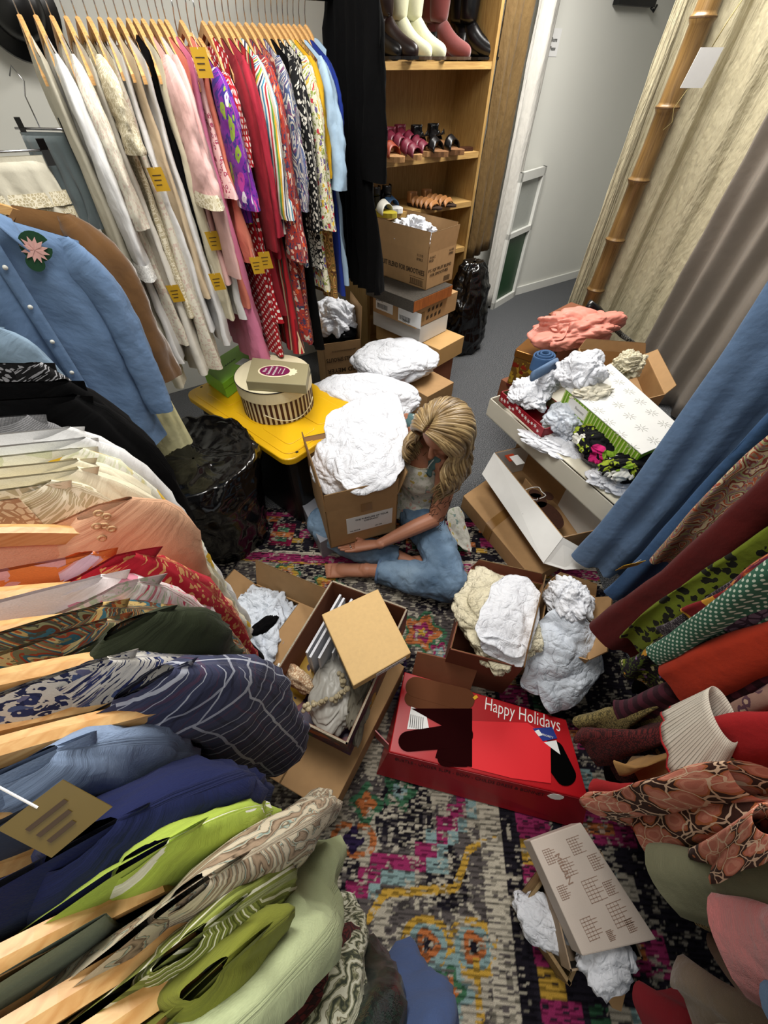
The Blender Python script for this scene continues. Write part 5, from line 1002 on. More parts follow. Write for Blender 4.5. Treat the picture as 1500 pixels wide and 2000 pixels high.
def hand(mb,wr,palm,fd,up,th_dir,curl=.6,s=1.,side=1):
    """wr wrist, palm centre, fd finger direction, up palm normal (back of hand)"""
    fd=fd.normalized(); sdv=up.cross(fd).normalized()*side; up=sdv.cross(fd)*side
    if up.z<0 and False: up=-up
    ball(mb,wr,.0245); limb(mb,[wr-(palm-wr)*.25,wr,wr.lerp(palm,.55),palm+fd*.03],[.024,.025,.032,.036],16,.62,tuple(sdv))
    for i,(o_,l_) in enumerate(((.028,.070),(.010,.078),(-.009,.073),(-.027,.058))):
        b=palm+fd*(.030-.004*abs(i-1.2))+sdv*o_; p1=b+fd*l_*.45*s; c_=curl*(1+.08*i); p2=p1+(fd*math.cos(c_)+(-up)*math.sin(c_))*l_*.33*s; p3=p2+(fd*math.cos(c_*1.6)+(-up)*math.sin(c_*1.6))*l_*.27*s
        mb.tube([b-fd*.02,b,b+fd*l_*.22,p1,p2,p3],[.010,.0102,.0094,.0092,.0082,.0062],10)
    tb=palm-fd*.018+sdv*.030; mb.tube([palm-fd*.03+sdv*.012,tb,tb+th_dir*.030,tb+th_dir*.058],[.014,.0125,.0105,.0075],10)
    return sdv,up
E0=V3((.365,.995,0)); E1=V3((.700,.945,0)); ex_=(E1-E0).normalized()
pl=E0.lerp(E1,.42)+V3((0,-.034,.168)); sdv,uph=hand(B_,wrL,pl,-ex_+V3((0,.22,-.03)),V3((0,-.45,-1)).normalized(),(V3((-.60,.22,.75))).normalized(),curl=-.10,side=1)
hand(B_,wrR,V3((.56,1.43,.175)),V3((-.95,-.2,-.1)),V3((0,.5,-1)),V3((-.3,-.3,.8)).normalized(),curl=-.2,side=-1)
# bare shins, ankles and feet
limb(B_,[knL.lerp(anL,.5),knL.lerp(anL,.8),anL],[.045,.034,.030],14); ball(B_,anL+V3((.02,-.02,.002)),.036); limb(B_,[anL+V3((.012,-.015,.0)),anL.lerp(toL,.55),toL+V3((.03,-.015,-.004))],[.036,.036,.034],16,.74,(.45,.89,0)); limb(B_,[anL.lerp(toL,.5)-V3((0,0,.006)),toL-V3((0,0,.006))],[.038,.040],16,.45,(.45,.89,0))
fd=(toL-anL).normalized(); fs=V3((-fd.y,fd.x,0))
for i in range(5): b=toL+fs*(-.032+.016*i)-V3((0,0,.006)); B_.tube([b-fd*.03,b+fd*(.022-.003*i),b+fd*(.040-.004*i)-V3((0,0,.006))],[.0125-.0012*(4-i if False else i),.0120-.0011*i,.0085-.0006*i],10)
limb(B_,[knR.lerp(anR,.6),anR,anR+V3((.015,-.01,-.005))],[.040,.032,.030],14); limb(B_,[anR,anR.lerp(toR,.5),toR],[.032,.030,.022],14,.7,(.3,.9,0))
fd=(toR-anR).normalized(); fs=V3((-fd.y,fd.x,0))
for i in range(5): b=toR+fs*(-.026+.013*i); B_.tube([b-fd*.02,b+fd*.012,b+fd*.022],[.010,.009,.006],8)
BO=B_.build('body',SKIN,PT,smooth=True); remesh(BO,.0034,3)
# jeans
t=NT('jeans_denim'); co=t.coord('obj'); nz=t.n('ShaderNodeTexNoise',i_Scale=5.0,i_Detail=4.0); t.L(co,nz.inputs[0]); n2_=t.n('ShaderNodeTexNoise',i_Scale=500.0); t.L(co,n2_.inputs[0]); wv=t.n('ShaderNodeTexNoise',i_Scale=16.,i_Detail=3.0); t.L(co,wv.inputs[0]); wv.inputs['Distortion'].default_value=1.5
t.L(t.mix(t.math('MULTIPLY',n2_.outputs[0],.5),t.ramp(nz.outputs[0],[(.35,'#4c657f'),(.6,'#7d97b0'),(.75,'#93abc0')],'LINEAR'),'#26384c'),t.b.inputs['Base Color']); t.b.inputs['Roughness'].default_value=.9; t.bump(wv.outputs[0],.6,.012); JE=t.m
J=MB()
def wr_(pts,rad,sd_,k=9,amp=.10,n=22,flat=1.,nrm=None):
    pp=catm(pts,k); rr_=interp(rad,k); rr_=[r*(1+amp*noise.noise(V3((i*.45,sd_,0)))) for i,r in enumerate(rr_)]; J.tube(pp,rr_,n,flat,nrm)
wr_([hipL+V3((.03,.05,.0)),hipL,hipL.lerp(knL,.5)+V3((.02,-.01,.01)),knL+V3((-.01,-.03,0))],[.085,.095,.092,.080],1)
kb=knL+V3((.015,-.03,-.015)); he=anL+(knL-anL)*.22
wr_([kb,kb.lerp(he,.5)+V3((.01,-.015,.0)),he+V3((0,0,0))],[.090,.085,.056],2,flat=.95)
wr_([hipR+V3((.02,-.05,0)),hipR,hipR.lerp(knR,.5)+V3((0,.02,0)),knR],[.085,.095,.092,.078],3)
wr_([knR+V3((-.01,-.01,-.01)),knR.lerp(anR,.5)+V3((-.03,-.03,0)),knR.lerp(anR,.86)],[.082,.070,.050],4)
ball(J,knL+V3((.0,-.03,-.008)),.086); ball(J,knR,.080); ball(J,hipL,.092); ball(J,hipR,.092)
wr_([pel+V3((0,0,-.05)),pel,pel+V3((0,0,.035))],[.15,.165,.140],5,flat=.75,nrm=tuple(SD))
JO=J.build('jeans',JE,PT,smooth=True); remesh(JO,.006,3)
tx_=bpy.data.textures.new('denim_folds','CLOUDS'); tx_.noise_scale=.055; tx_.noise_depth=2; md=JO.modifiers.new('d','DISPLACE'); md.texture=tx_; md.strength=.022; md.mid_level=.5; md.texture_coords='LOCAL'
J=MB()
hd=(he-kb).normalized(); ball(J,he,.001) if False else None
V,F,U=grid(30,3,lambda a,v:(he-hd*.004+hd*(.012*v)+(V3((0,0,1))*math.cos(6.2832*a)+hd.cross(UP).normalized()*math.sin(6.2832*a))*(.0565+.002*math.sin(8*a*6.2832)),(a,v)),cu=True); mesh('hem',V,F,F_['denim'],PT,uv=U,solid=.004,label='rolled jeans hem')
# top: white floral camisole with teal shoulder straps
TOPM=fab('floral_camisole','floral',['#cfcec4','#bfc2b2','#7f9894','#bda85c','#cfcec4','#a9b29c','#c9a59a'],34,coord='obj',wr=.5)
TEAL_=plain('teal_cotton','#4d6a6c',.85,bs=40,bump=.3,var=.1)
fw2=SD.cross(UP); fw2=fw2 if fw2.x<0 else -fw2
def tf(a,v):
    th=6.2832*a; c=pel+V3((0,0,-.015)); p=c.lerp(nk_,.02+.80*v); R=[.185,.160,.124,.132,.146,.148,.140][min(6,int(v*6))]*(1-(v*6-int(v*6)))+[.185,.160,.124,.132,.146,.148,.140][min(6,int(v*6)+1)]*(v*6-int(v*6))
    fr=math.cos(th); lift=.045*abs(math.sin(th))**2 if v>.93 else 0
    wz=.006*noise.noise(V3((math.cos(th)*3,math.sin(th)*3,v*9)))+(.012*math.sin(th*11)*(1-v*6) if v<.166 else 0)
    bust=.022*max(0,fr)*math.exp(-((v-.74)/.16)**2)*(1-.5*math.exp(-(math.sin(th)/.25)**2))
    q=p+SD*math.sin(th)*(R+wz)+fw2*fr*(R*.70+wz+bust)
    return q+UP*(lift-(.012 if v>.95 and fr>0 else 0)*fr),(a*.8,v*.4)
V,F,U=grid(72,36,tf,cu=True); CT=mesh('camisole',V,F,TOPM,PT,uv=U,solid=.003,label='white floral camisole top')
edge=[tf(i/72,1)[0] for i in range(73)]; MB().tube(edge,.003,6).build('lace_edging',F_['lacecream'],CT,smooth=True)
for sh,sg in ((shL,1),(shR,-1)):
    f0=tf(.16 if sg>0 else .84,1)[0]; b0=tf(.36 if sg>0 else .64,1)[0]; top=sh.lerp(nk_,.22)+UP*.058
    mb=MB(); pp=catm([f0-UP*.03,f0.lerp(top,.55)+fw2*.012,top,b0.lerp(top,.5)-fw2*.012,b0],6); mb.tube(pp,[.026+.006*math.sin(i*1.9) for i in range(len(pp))],12,.28,tuple(SD)); mb.build('ruffled_strap',TEAL_,PT,smooth=True,label='teal ruffled shoulder strap')
    mb=MB(); pp=catm([f0+fw2*.004,f0.lerp(top,.5)+fw2*.018,top+UP*.009],5); mb.tube(pp,.0028,6); mb.build('bra_strap',LABELW,PT,smooth=True)
sheet('shirt_tail',None,None,[P(868,1000,.20),P(900,985,.15),P(925,1085,.02),P(885,1062,.10)],TOPM,111,amp=.006,n=30,parent=PT,freq=12)
# tattoo on the near upper arm
mb=MB(); random.seed(5); ax_=(elL-shL); al=ax_.normalized(); s1=al.cross(UP).normalized(); s2=al.cross(s1)
INKT=plain('tattoo_ink','#3a2a22',.6,var=0)
for i in range(46):
    t_=.42+.60*random.random(); ph=random.uniform(0,6.28); c=shL+ax_*t_+V3((.006,0,0)); r_=.0475-.008*t_; L_=[]
    for k in range(6): L_.append(c+al*(.010*k*random.uniform(.3,1))+(s1*math.cos(ph+.16*k*random.uniform(.2,1.6))+s2*math.sin(ph+.16*k*random.uniform(.2,1.6)))*r_)
    mb.tube(L_,.0013,4)
mb.build('tattoo',INKT,PT,smooth=True,label='dark floral tattoo on the upper arm')
# necklace, rings
nl=[nk_+fw2*(.045+.03*math.sin(math.pi*i/12))+SD*(.07*math.cos(math.pi*i/12))+UP*(.0-.055*math.sin(math.pi*i/12)) for i in range(13)]; mb=MB(); mb.tube(nl,.0016,6); mb.box(nl[6]-SD*.010,SD*.026,UP*.003,fw2*.003).box(nl[6]-UP*.02,SD*.002,UP*.03,fw2*.003); mb.build('necklace',plain('silver_chain','#c9c4bc',.2,1,var=0),PT,smooth=False)
for o_,f_ in ((.010,.052),(-.009,.050)):
    fdn=(-ex_+V3((0,.22,-.03))).normalized(); c=pl+fdn*f_+sdv*o_; mb=MB(); mb.tube([c-fdn*.002,c+fdn*.003],[.0108,.0108],14); mb.build('ring',SILVER,PT,smooth=True)
# hair
Hm=MB(); random.seed(21)
def lock(side,psi,zend,lay,wv_,idn,r0=.012):
    pts=[];R=[]; ps=math.radians(psi); B=-FH; base=FH*(.070*(1-(psi+50)/140)); rad=.098+lay
    n1_=9
    for i in range(n1_):
        ph=math.radians(4+ (96 if psi<60 else 88)*i/(n1_-1)); d=UH*math.cos(ph)+(SH_*side*math.cos(ps)+B*math.sin(ps))*math.sin(ph)
        k=(1-math.sin(ph)) ; w2=.004*math.sin(i*1.1+wv_)
        pts.append(hc+UH*.015+base*k+d*(rad*(1+.10*math.sin(ph)*0)+w2+ .012*math.sin(ph)) + B*.0); R.append(r0*(.45+.55*min(1,i/3)))
    p=pts[-1]; dirh=V3(((p-hc).x,(p-hc).y,0)).normalized(); tg_=V3((-dirh.y,dirh.x,0)); z=p.z; n2=14
    for i in range(1,n2+1):
        t_=i/n2; zz_=z+(zend-z)*t_; am=.016*min(1,t_*3); q=V3((p.x,p.y,zz_))+tg_*am*math.sin(t_*8.5+wv_)+dirh*(am*1.0*math.sin(t_*8.5+wv_+1.4)+.022*math.sin(t_*2.6)-.01*t_)+V3((-.055,.0,0))*t_*(1 if psi<30 else .3)
        pts.append(q); R.append(r0*(1-.75*t_**2.2))
    n=len(Hm.V); Hm.tube(pts,R,7,.7)
    for k in range(n,len(Hm.V)): Hm.U[k]=(idn+Hm.U[k][0]*.3,Hm.U[k][1])
for i in range(420):
    side=1 if i%2 else -1; psi=random.uniform(-38,90); 
    ze=random.uniform(.40,.50) if side>0 else random.uniform(.50,.58)
    if psi>45: ze=random.uniform(.44,.54)
    lock(side,psi,ze,random.uniform(-.004,.010),random.uniform(0,1.6)+(.8 if psi<0 else 0),i*.137,random.uniform(.0055,.0095))
n=len(Hm.V); ball(Hm,hc+UH*.014-FH*.026,.1,(.85,.92,.97),AX)
for k in range(n,len(Hm.V)): Hm.U[k]=(Hm.V[k].x*9+Hm.V[k].y*7,Hm.V[k].z*3)
HO=Hm.build('hair',HAIRM,PT,smooth=True,label='long wavy blonde hair parted on top')
# ---------------------------------------------------------------- carton on her lap
z0,z1=.172,.425; E0=P(646,1071,z0); E1=P(773,1037,z0); dn=V3((-(E1-E0).y,(E1-E0).x,0)).normalized(); dn=dn if dn.y>0 else -dn; dp=.37
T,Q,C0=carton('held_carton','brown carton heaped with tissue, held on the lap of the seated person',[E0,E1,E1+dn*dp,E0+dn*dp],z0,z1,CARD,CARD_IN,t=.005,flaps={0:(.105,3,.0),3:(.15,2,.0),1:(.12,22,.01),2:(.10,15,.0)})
R=(E1-E0).normalized(); o=V3((E0.x,E0.y,0))-dn*.001+UP*(z0+.075); w3=.215; panel(T,o+R*.085,R,UP,w3,.105,LABELW)
for s_,dz,dx,sz in (('THE PLEASURE OF YOUR',.078,.05,.014),('COMPANY',.062,.10,.014),('TO: ANNIS',.010,.015,.010),('LOT 4702',.012,.165,.008)): text(s_,T,o+R*(.085+dx*.8)+UP*dz-dn*.0012,R,UP,sz,INK,maxw=w3*.72)
MB().box(V3((E0.x,E0.y,0))+R*.155-dn*.0012+UP*(z1-.05),R*.05,UP*.05,-dn*.0006).build('tape',TAPE,T)
c=P(705,870,.50); crumple('tissue_bundle','big white tissue bundle bulging out of the held carton','tissue paper',C0+V3((.0,.05,z1+.02)),(.145,.17,.125),TISSUE,101,rot=-10,amp=.15,freq=1.9,edge=.08)
sheet('tissue_paper','white tissue sheet draped over the front edge of the held carton','tissue paper',[P(622,800,.60),P(785,752,.58),P(800,950,.53),P(655,975,.50),.06],TISSUE,102,amp=.014,n=60,freq=8)
# ---------------------------------------------------------------- boxes on the rug and the pile at the right
def qz(pts,z): return [P(a,b,z) for a,b in pts]
# big flat carton lying under the printed box
Q=qz([(790,1302),(645,1590),(455,1475),(640,1190)],.16); T,Q,C0=carton('flat_carton','large closed cardboard carton lying under the printed box',Q,.004,.16,open_=False)
m1=(Q[0]+Q[3])/2; m2=(Q[1]+Q[2])/2; e_=(m2-m1).normalized(); s_=V3((-e_.y,e_.x,0)); MB().box(m1*.0+V3((m1.x,m1.y,.1602))-s_*.003,(m2-m1),s_*.005,UP*.0015).build('flap_seam',CORR,T)
# printed box with upright white boards
PRN=fab('printed_box','floral',['#2c1238','#6a1a2c','#3a1a5a','#b08a2c','#a8481e','#6c1840','#2a5a2c'],9,rough=.4,coord='obj',wr=.1,sheen=0)
z1=.345; Q=qz([(648,1133),(797,1188),(678,1455),(503,1368)],z1); T,Q,C0=carton('printed_box','open box printed purple and red, holding white boards and lace',Q,.165,z1,PRN,CARD_DK,t=.006)
mb=MB()
for i in range(4):
    a_,b_=Q[i],Q[(i+1)%4]; e_=b_-a_; n_=V3((-e_.y,e_.x,0)).normalized(); n_=n_ if n_.dot(C0-a_)>0 else -n_; mb.box(a_+UP*(z1),e_,n_*.006,UP*.001)
mb.build('corrugated_edge',plain('worn_rim','#a89c88',.9,bs=200,var=.35),T)
lx=(Q[1]-Q[0]); ly=(Q[3]-Q[0]); lxn=lx.normalized(); lyn=ly.normalized()
BW=plain('white_board','#c8cad0',.6,bs=8,var=.02)
for i,(u_,w_,h_,tl) in enumerate(((.055,.24,.19,.03),(.075,.24,.195,.03),(.098,.24,.19,.05),(.125,.17,.165,.06),(.140,.17,.170,.07),(.158,.165,.165,.08),(.174,.16,.155,.09))):
    o=Q[0]+lxn*u_+lyn*(.05+.02*(i>2)+.01*(i%2))+UP*.17; d_=(UP+lxn*tl).normalized()
    tag_=MB().box(o,lyn*w_,d_*h_,lxn*(.008 if i<3 else .005)).build('white_board',BW,None,bevel=.0008); setp(tag_,('first and tallest white board by the left wall of the printed box','second white board from the left wall of the printed box','third white board, just before the gap between the boards','fourth white board, first after the gap in the printed box','fifth white board, second after the gap in the printed box','sixth white board, third after the gap, near the beige box','last white board, partly beneath the beige box')[i],'board','white boards in the printed box')
# linen, shell, beads in the box
crumple('cloth','off white satin cloth bundled inside the printed box','cloth',C0+lxn*.02+lyn*.09+UP*.225,(.075,.13,.055),plain('satin_white','#a9a79f',.4,bs=20,bump=.2),31,rot=-35,amp=.2,freq=1.5)
crumple('sheer_cloth','grey sheer cloth along the right wall of the printed box','cloth',C0+lxn*.10+lyn*.06+UP*.235,(.045,.14,.05),plain('grey_gauze','#6f6a5c',.8,bs=20,bump=.5),33,rot=-35,amp=.35)
crumple('lace_roll','rolled ecru lace by the left wall of the printed box','lace',C0-lxn*.10+lyn*.11+UP*.24,(.03,.06,.04),F_['peachlace'],35,rot=20,amp=.3,res=4)
crumple('lace_bow','white lace bow on the sheer cloth in the printed box','lace',C0+lxn*.07+lyn*.01+UP*.29,(.03,.03,.015),F_['lacewhite'],37,amp=.6,res=4)
random.seed(11); BD=plain('shell_bead','#b5a888',.4,var=.15)
for i in range(34):
    t_=i/33; p=C0+lxn*(.015+.055*math.sin(t_*5)*.8+.02*random.random())+lyn*(.05+.15*t_)+UP*(.288+.010*math.sin(i*1.7)); r_=.007+.003*random.random()
    o=MB().lathe(p,[(.0008,-r_*.6),(r_*.8,-r_*.45),(r_,0),(r_*.8,r_*.45),(.0008,r_*.6)],8).build('bead',BD,None,smooth=True); setp(o,'small cream shell bead of the string in the printed box','bead','shell beads in the printed box')
# beige square lid resting on the box
BE=plain('beige_box','#caa870',.65,bs=90,var=.06); z=.375; Q2=qz([(628,1200),(738,1150),(803,1275),(690,1340)],z+.04)
T,Q2,C2=carton('beige_box','square beige box lying tilted across the printed box',Q2,z,z+.04,BE,open_=False); r_=(Q2[3]-Q2[2]).normalized()
n_=V3((-r_.y,r_.x,0)); n_=n_ if n_.dot(C2-Q2[3])<0 else -n_
panel(T,Q2[3]*.62+Q2[2]*.38+n_*.0008+UP*(z+.008),(Q2[2]-Q2[3]),UP,.11,.024,LABELW); mb=MB(); b_=Q2[3]*.60+Q2[2]*.40+n_*.0016+UP*(z+.012); r9=(Q2[2]-Q2[3]).normalized()
for i in range(18): mb.box(b_+r9*(.0048*i),r9*.0016+UP*.003,UP*(.004+.008*abs(math.sin(i*1.9))),n_*.0004)
mb.build('handwriting',INK,T)
# open carton with tissue at the left
z1=.20; Q=qz([(500,1140),(640,1200),(520,1380),(395,1270)],z1)
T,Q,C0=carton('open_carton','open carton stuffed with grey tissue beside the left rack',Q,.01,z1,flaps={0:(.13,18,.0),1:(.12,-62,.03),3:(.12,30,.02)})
crumple('tissue_paper','crumpled grey white tissue filling the open carton at the left','tissue paper',C0+V3((-.02,0,.20)),(.13,.20,.07),TISSUE2,41,rot=-30,amp=.45,freq=2.4)
sheet('tissue_paper','loose grey tissue sheet spilling towards the flap of the left carton','tissue paper',[P(470,1150,.30),P(560,1190,.26),P(500,1320,.24),P(430,1260,.26)],TISSUE2,42,amp=.014)
crumple('black_cloth','scrap of black cloth showing between tissue in the left carton','cloth',P(515,1222,.28),(.055,.025,.02),F_['black'],43,rot=10,amp=.3,res=4)
fl=P(540,1310,.225); r_=(P(560,1270,.225)-P(500,1330,.225)).normalized()
panel(T,P(520,1330,.215)+UP*.012,r_,V3((-r_.y,r_.x,0)),.07,.05,LABELW,'shipping_sticker'); text('CALIFORNIA',T,P(492,1345,.22)+UP*.012,r_,V3((-r_.y,r_.x,0)),.018,WHITEINK,maxw=.09); text('PRINTED',T,P(525,1322,.22)+UP*.015,r_,V3((-r_.y,r_.x,0)),.012,INK)
# red holiday box
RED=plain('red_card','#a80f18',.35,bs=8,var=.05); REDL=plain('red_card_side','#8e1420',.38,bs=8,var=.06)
z1=.135; Q=qz([(790,1312),(1106,1406),(1150,1562),(760,1468)],z1); 
FL_,FR_=P(735,1511,.012),P(1135,1619,.012)
C0=sum(Q,V3())/4; T=thing('holiday_box','closed red holiday box with white lettering and handwriting','box',(C0.x,C0.y,0)); MB().add([FL_,FR_,V3((Q[1].x,Q[1].y,.012)),V3((Q[0].x,Q[0].y,.012)),Q[3],Q[2],Q[1],Q[0]],[(3,2,1,0),(4,5,6,7),(0,1,5,4),(1,2,6,5),(2,3,7,6),(3,0,4,7)]).build('body',RED,T,bevel=.003)
BL,BR=Q[3],Q[2]; TL,TR=Q[0],Q[1]; ex=(BR-BL).normalized(); ey=V3((-ex.y,ex.x,0)); ey=ey if ey.dot(TL-BL)>0 else -ey; nf_=-ey

fn=(FR_-FL_).cross(BL-FL_).normalized(); fn=fn if fn.dot(nf_)>0 else -fn; fu=(BL-FL_).normalized()
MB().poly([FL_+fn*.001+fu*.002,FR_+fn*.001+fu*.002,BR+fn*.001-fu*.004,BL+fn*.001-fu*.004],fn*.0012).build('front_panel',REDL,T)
tx=(TR-TL).normalized(); ty=V3((-tx.y,tx.x,0)); ty=ty if ty.dot(BL-TL)<0 else -ty
p=P(945,1385,z1+.001); text('Happy Holidays',T,p,P(1090,1428,z1)-p,ty,.062,WHITEINK,maxw=(P(1092,1428,z1)-p).length,bold=-.0004)
text('BUSTLE - UNDER SLIPS - BOW - CHILDS DRESS & BONNET',T,BL+fn*.003-fu*.032+ex*.03,ex,fu,.020,plain('pen_ink','#3c0a10',.6,var=0),maxw=(BR-BL).length*.76)
def flat(T,pts,z,mat,name,h=.0012):
    q=[P(a,b,z) for a,b in pts]; ar=sum(q[i].x*q[(i+1)%len(q)].y-q[(i+1)%len(q)].x*q[i].y for i in range(len(q))); return MB().poly(q if ar>0 else q[::-1],UP*h).build(name,mat,T)
def blob(cs,n=10):
    """outline around capsule (x0,y0,r0)-(x1,y1,r1) in photograph pixels"""
    (x0,y0,r0),(x1,y1,r1)=cs; an=math.atan2(y1-y0,x1-x0); o=[]
    for i in range(n+1): t_=an+math.pi/2+math.pi*i/n; o.append((x0+r0*math.cos(t_),y0+r0*math.sin(t_)))
    for i in range(n+1): t_=an-math.pi/2+math.pi*i/n; o.append((x1+r1*math.cos(t_),y1+r1*math.sin(t_)))
    return o
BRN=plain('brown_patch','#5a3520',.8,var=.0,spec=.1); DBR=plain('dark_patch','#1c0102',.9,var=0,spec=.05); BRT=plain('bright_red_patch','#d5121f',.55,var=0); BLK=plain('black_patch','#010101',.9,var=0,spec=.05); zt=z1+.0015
flat(T,blob(((812,1342,20),(905,1366,22))),zt,BRN,'printed_shape',.0016); flat(T,blob(((806,1364,16),(870,1384,14))),zt,BRN,'printed_shape',.001)
flat(T,[(795,1424),(803,1380),(832,1392),(838,1424)],zt,LABELW,'barcode_label',.0008)
mb=MB()
for i in range(7):
    a_=P(802+4*i,1395+i,zt+.001); b_=P(800+4*i,1420+i,zt+.001); mb.box(a_,b_-a_,ex*.002,UP*.0006)
mb.build('barcode',INK,T)
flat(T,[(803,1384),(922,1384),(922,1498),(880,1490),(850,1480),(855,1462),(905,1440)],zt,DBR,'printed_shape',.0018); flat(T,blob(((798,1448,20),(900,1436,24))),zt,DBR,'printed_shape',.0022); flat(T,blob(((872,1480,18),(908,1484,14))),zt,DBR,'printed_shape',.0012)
flat(T,[(921,1408),(1030,1412),(1058,1432),(1075,1460),(1076,1530),(1000,1520),(921,1500)],zt,BRT,'printed_shape',.0014)
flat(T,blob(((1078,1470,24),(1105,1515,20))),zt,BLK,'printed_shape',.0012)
flat(T,[(1040,1423),(1078,1420),(1088,1442),(1060,1448)],zt,plain('blue_label','#122a78',.5,var=0),'postage_label',.002); flat(T,[(1062,1450),(1086,1446),(1094,1474),(1078,1462)],zt,LABELW,'postage_label',.002)
flat(T,[(1044,1428),(1052,1425),(1060,1436),(1052,1438)],zt+.002,LABELW,'eagle_mark',.0006); text('PRIORITY',T,P(1058,1436,zt+.0025),tx,ty,.009,LABELW)
flat(T,[(923,1362),(930,1357),(934,1362),(927,1367)],zt+.001,YEL_,'yellow_sticker',.001)
q=BR+fn*.003-ex*.09-fu*.02; MB().poly([q+ex*.022*math.cos(6.2832*i/9)*(1+.2*(i%2))+fu*.015*math.sin(6.2832*i/9) for i in range(9)],fn*.0006).build('torn_patch',WHITEINK,T)
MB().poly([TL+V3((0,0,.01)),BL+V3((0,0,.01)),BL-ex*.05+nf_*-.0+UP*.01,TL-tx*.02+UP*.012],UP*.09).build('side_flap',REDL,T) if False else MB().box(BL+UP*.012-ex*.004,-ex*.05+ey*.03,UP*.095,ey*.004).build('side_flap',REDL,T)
# carton with cream garments, behind the red box
z1=.30; Q=qz([(920,1108),(1062,1140),(1022,1305),(878,1268)],z1); T,Q,C0=carton('clothes_carton','reddish brown open carton full of cream clothes and white tissue',Q,.006,z1,plain('red_brown_card','#6e3a26',.75,bs=20),CARD_IN,flaps={1:(.09,-12,.02,CARD),0:(.05,10)})
crumple('cream_garment','crumpled cream lace garment filling the reddish carton','garment',C0+UP*(z1-.015),(.15,.18,.07),TISSUE_CR,51,rot=-42,amp=.25,freq=2.6)
sheet('tissue_paper','white tissue sheet with faint blue writing on the cream garments','tissue paper',[P(975,1112,z1+.06),P(1062,1140,z1+.06),P(1035,1300,z1+.03),P(915,1245,z1+.07),.02],TISSUE,52,amp=.010,freq=10)
sheet('tissue_paper','folded end of white tissue hanging over the front of the reddish carton','tissue paper',[P(930,1235,z1+.075),P(1035,1260,z1+.06),P(1030,1312,z1-.01),P(940,1275,z1+.02)],TISSUE,53,amp=.010,n=30)
Q=qz([(815,1272),(935,1300),(925,1345),(805,1312)],.19); T=thing('loose_flap','brown cardboard flap standing behind the red holiday box','box flap',Q[3]); MB().poly([Q[3]-UP*.15,Q[2]-UP*.15,Q[1],Q[0]],(Q[0]-Q[3]).normalized()*-.004).build('flap_board',CARD_DK,T)
# tissue draped garment standing right of it
Q=qz([(1072,1135),(1165,1165),(1150,1290),(1050,1260)],.30); T,Q,C0=carton('open_carton','open carton under a hanging veil of tissue at the right rack',Q,.0,.30,CARD,CARD_IN,flaps={0:(.06,10),1:(.07,25)})
crumple('tissue_bundle','upper bundle of white tissue in the right hand carton','tissue paper',P(1110,1175,.34),(.075,.08,.06),TISSUE,61,amp=.4)
V_=[P(1070,1165,.36),P(1165,1185,.36),P(1195,1310,.22),P(1105,1400,.17)]
T2=sheet('tissue_veil','translucent bluish white tissue veil spilling from carton onto the red box','tissue paper',[P(1055,1190,.34),P(1150,1190,.36),P(1196,1330,.22),P(1000,1368,.16),.05],TISSUE2,62,amp=.013,n=60,freq=7)
sheet('tissue_veil','long tail of tissue covering the corner of the red box','tissue paper',[P(1040,1300,.25),P(1185,1290,.26),P(1130,1380,.165),P(1060,1402,.155),.03],TISSUE2,63,amp=.010,n=40)
MB().poly([P(1125,1238,.395),P(1138,1222,.40),P(1140,1240,.395),P(1124,1247,.39)],UP*.001)
# antique print box and wooden tray at the lower right
ANT=fab('antique_print','plain',['#cdc1b6','#bcaea2'],9,rough=.6,coord='obj',wr=.05,sheen=0); 
z1=.235; Q=qz([(1035,1642),(1135,1606),(1283,1835),(1138,1868)],z1); T,Q,C0=carton('antique_print_box','cream box lid printed with antique architectural engravings',Q,.165,z1,ANT,open_=False,bev=.003)
text('MILAN',T,Q[0]*.75+C0*.25+UP*(z1+.0003)+V3((.02,-.02,0)),(Q[3]-Q[0]),(Q[1]-Q[0]),.022,plain('sepia_ink','#8a7060',.7,var=0))
for k,(fx,fy,s_) in enumerate(((.12,.12,.035),(.25,.3,.04),(.48,.5,.05),(.75,.2,.045),(.72,.7,.05),(.1,.6,.04),(.45,.08,.03),(.3,.8,.035),(.55,.82,.03),(.9,.5,.02),(.88,.85,.025))):
    o=Q[0]+(Q[3]-Q[0])*fx+(Q[1]-Q[0])*fy+UP*(z1+.0004); u1=(Q[3]-Q[0]).normalized(); u2=(Q[1]-Q[0]).normalized(); mb=MB()
    for i in range(7): mb.box(o+u1*(s_*i/7),u1*.0012,u2*s_*(.6+.4*abs(math.sin(i*2.1+k))),UP*.0003)
    for i in range(4): mb.box(o+u2*(s_*i/5),u1*s_*.9,u2*.0010,UP*.0003)
    mb.build('engraving',plain('sepia_ink','#8a7060',.7,var=0),T)
Q=qz([(1062,1690),(1170,1660),(1250,1870),(1110,1895)],.15); T,Q,C0=carton('tissue_box','black lined box packed with tissue below the printed lid',Q,.10,.165,plain('pale_card','#97826a',.7),INK)
crumple('tissue_paper','white tissue poking out of the box below the printed lid','tissue paper',P(1185,1872,.175),(.07,.055,.03),TISSUE,71,rot=-20,amp=.4,res=4)
WT=wood('pine_tray','#8f744c','#75603c',.6,6,0); Q=qz([(1075,1690),(1180,1760),(1110,1925),(1012,1775)],.09); T,Q,C0=carton('wooden_tray','pale wooden tray box with white tissue, lying beneath on the rug',Q,.008,.10,WT,WT,t=.008)
crumple('tissue_paper','white tissue in the left corner of the wooden tray','tissue paper',P(1062,1800,.09),(.05,.08,.03),TISSUE,73,rot=30,amp=.35,res=4)
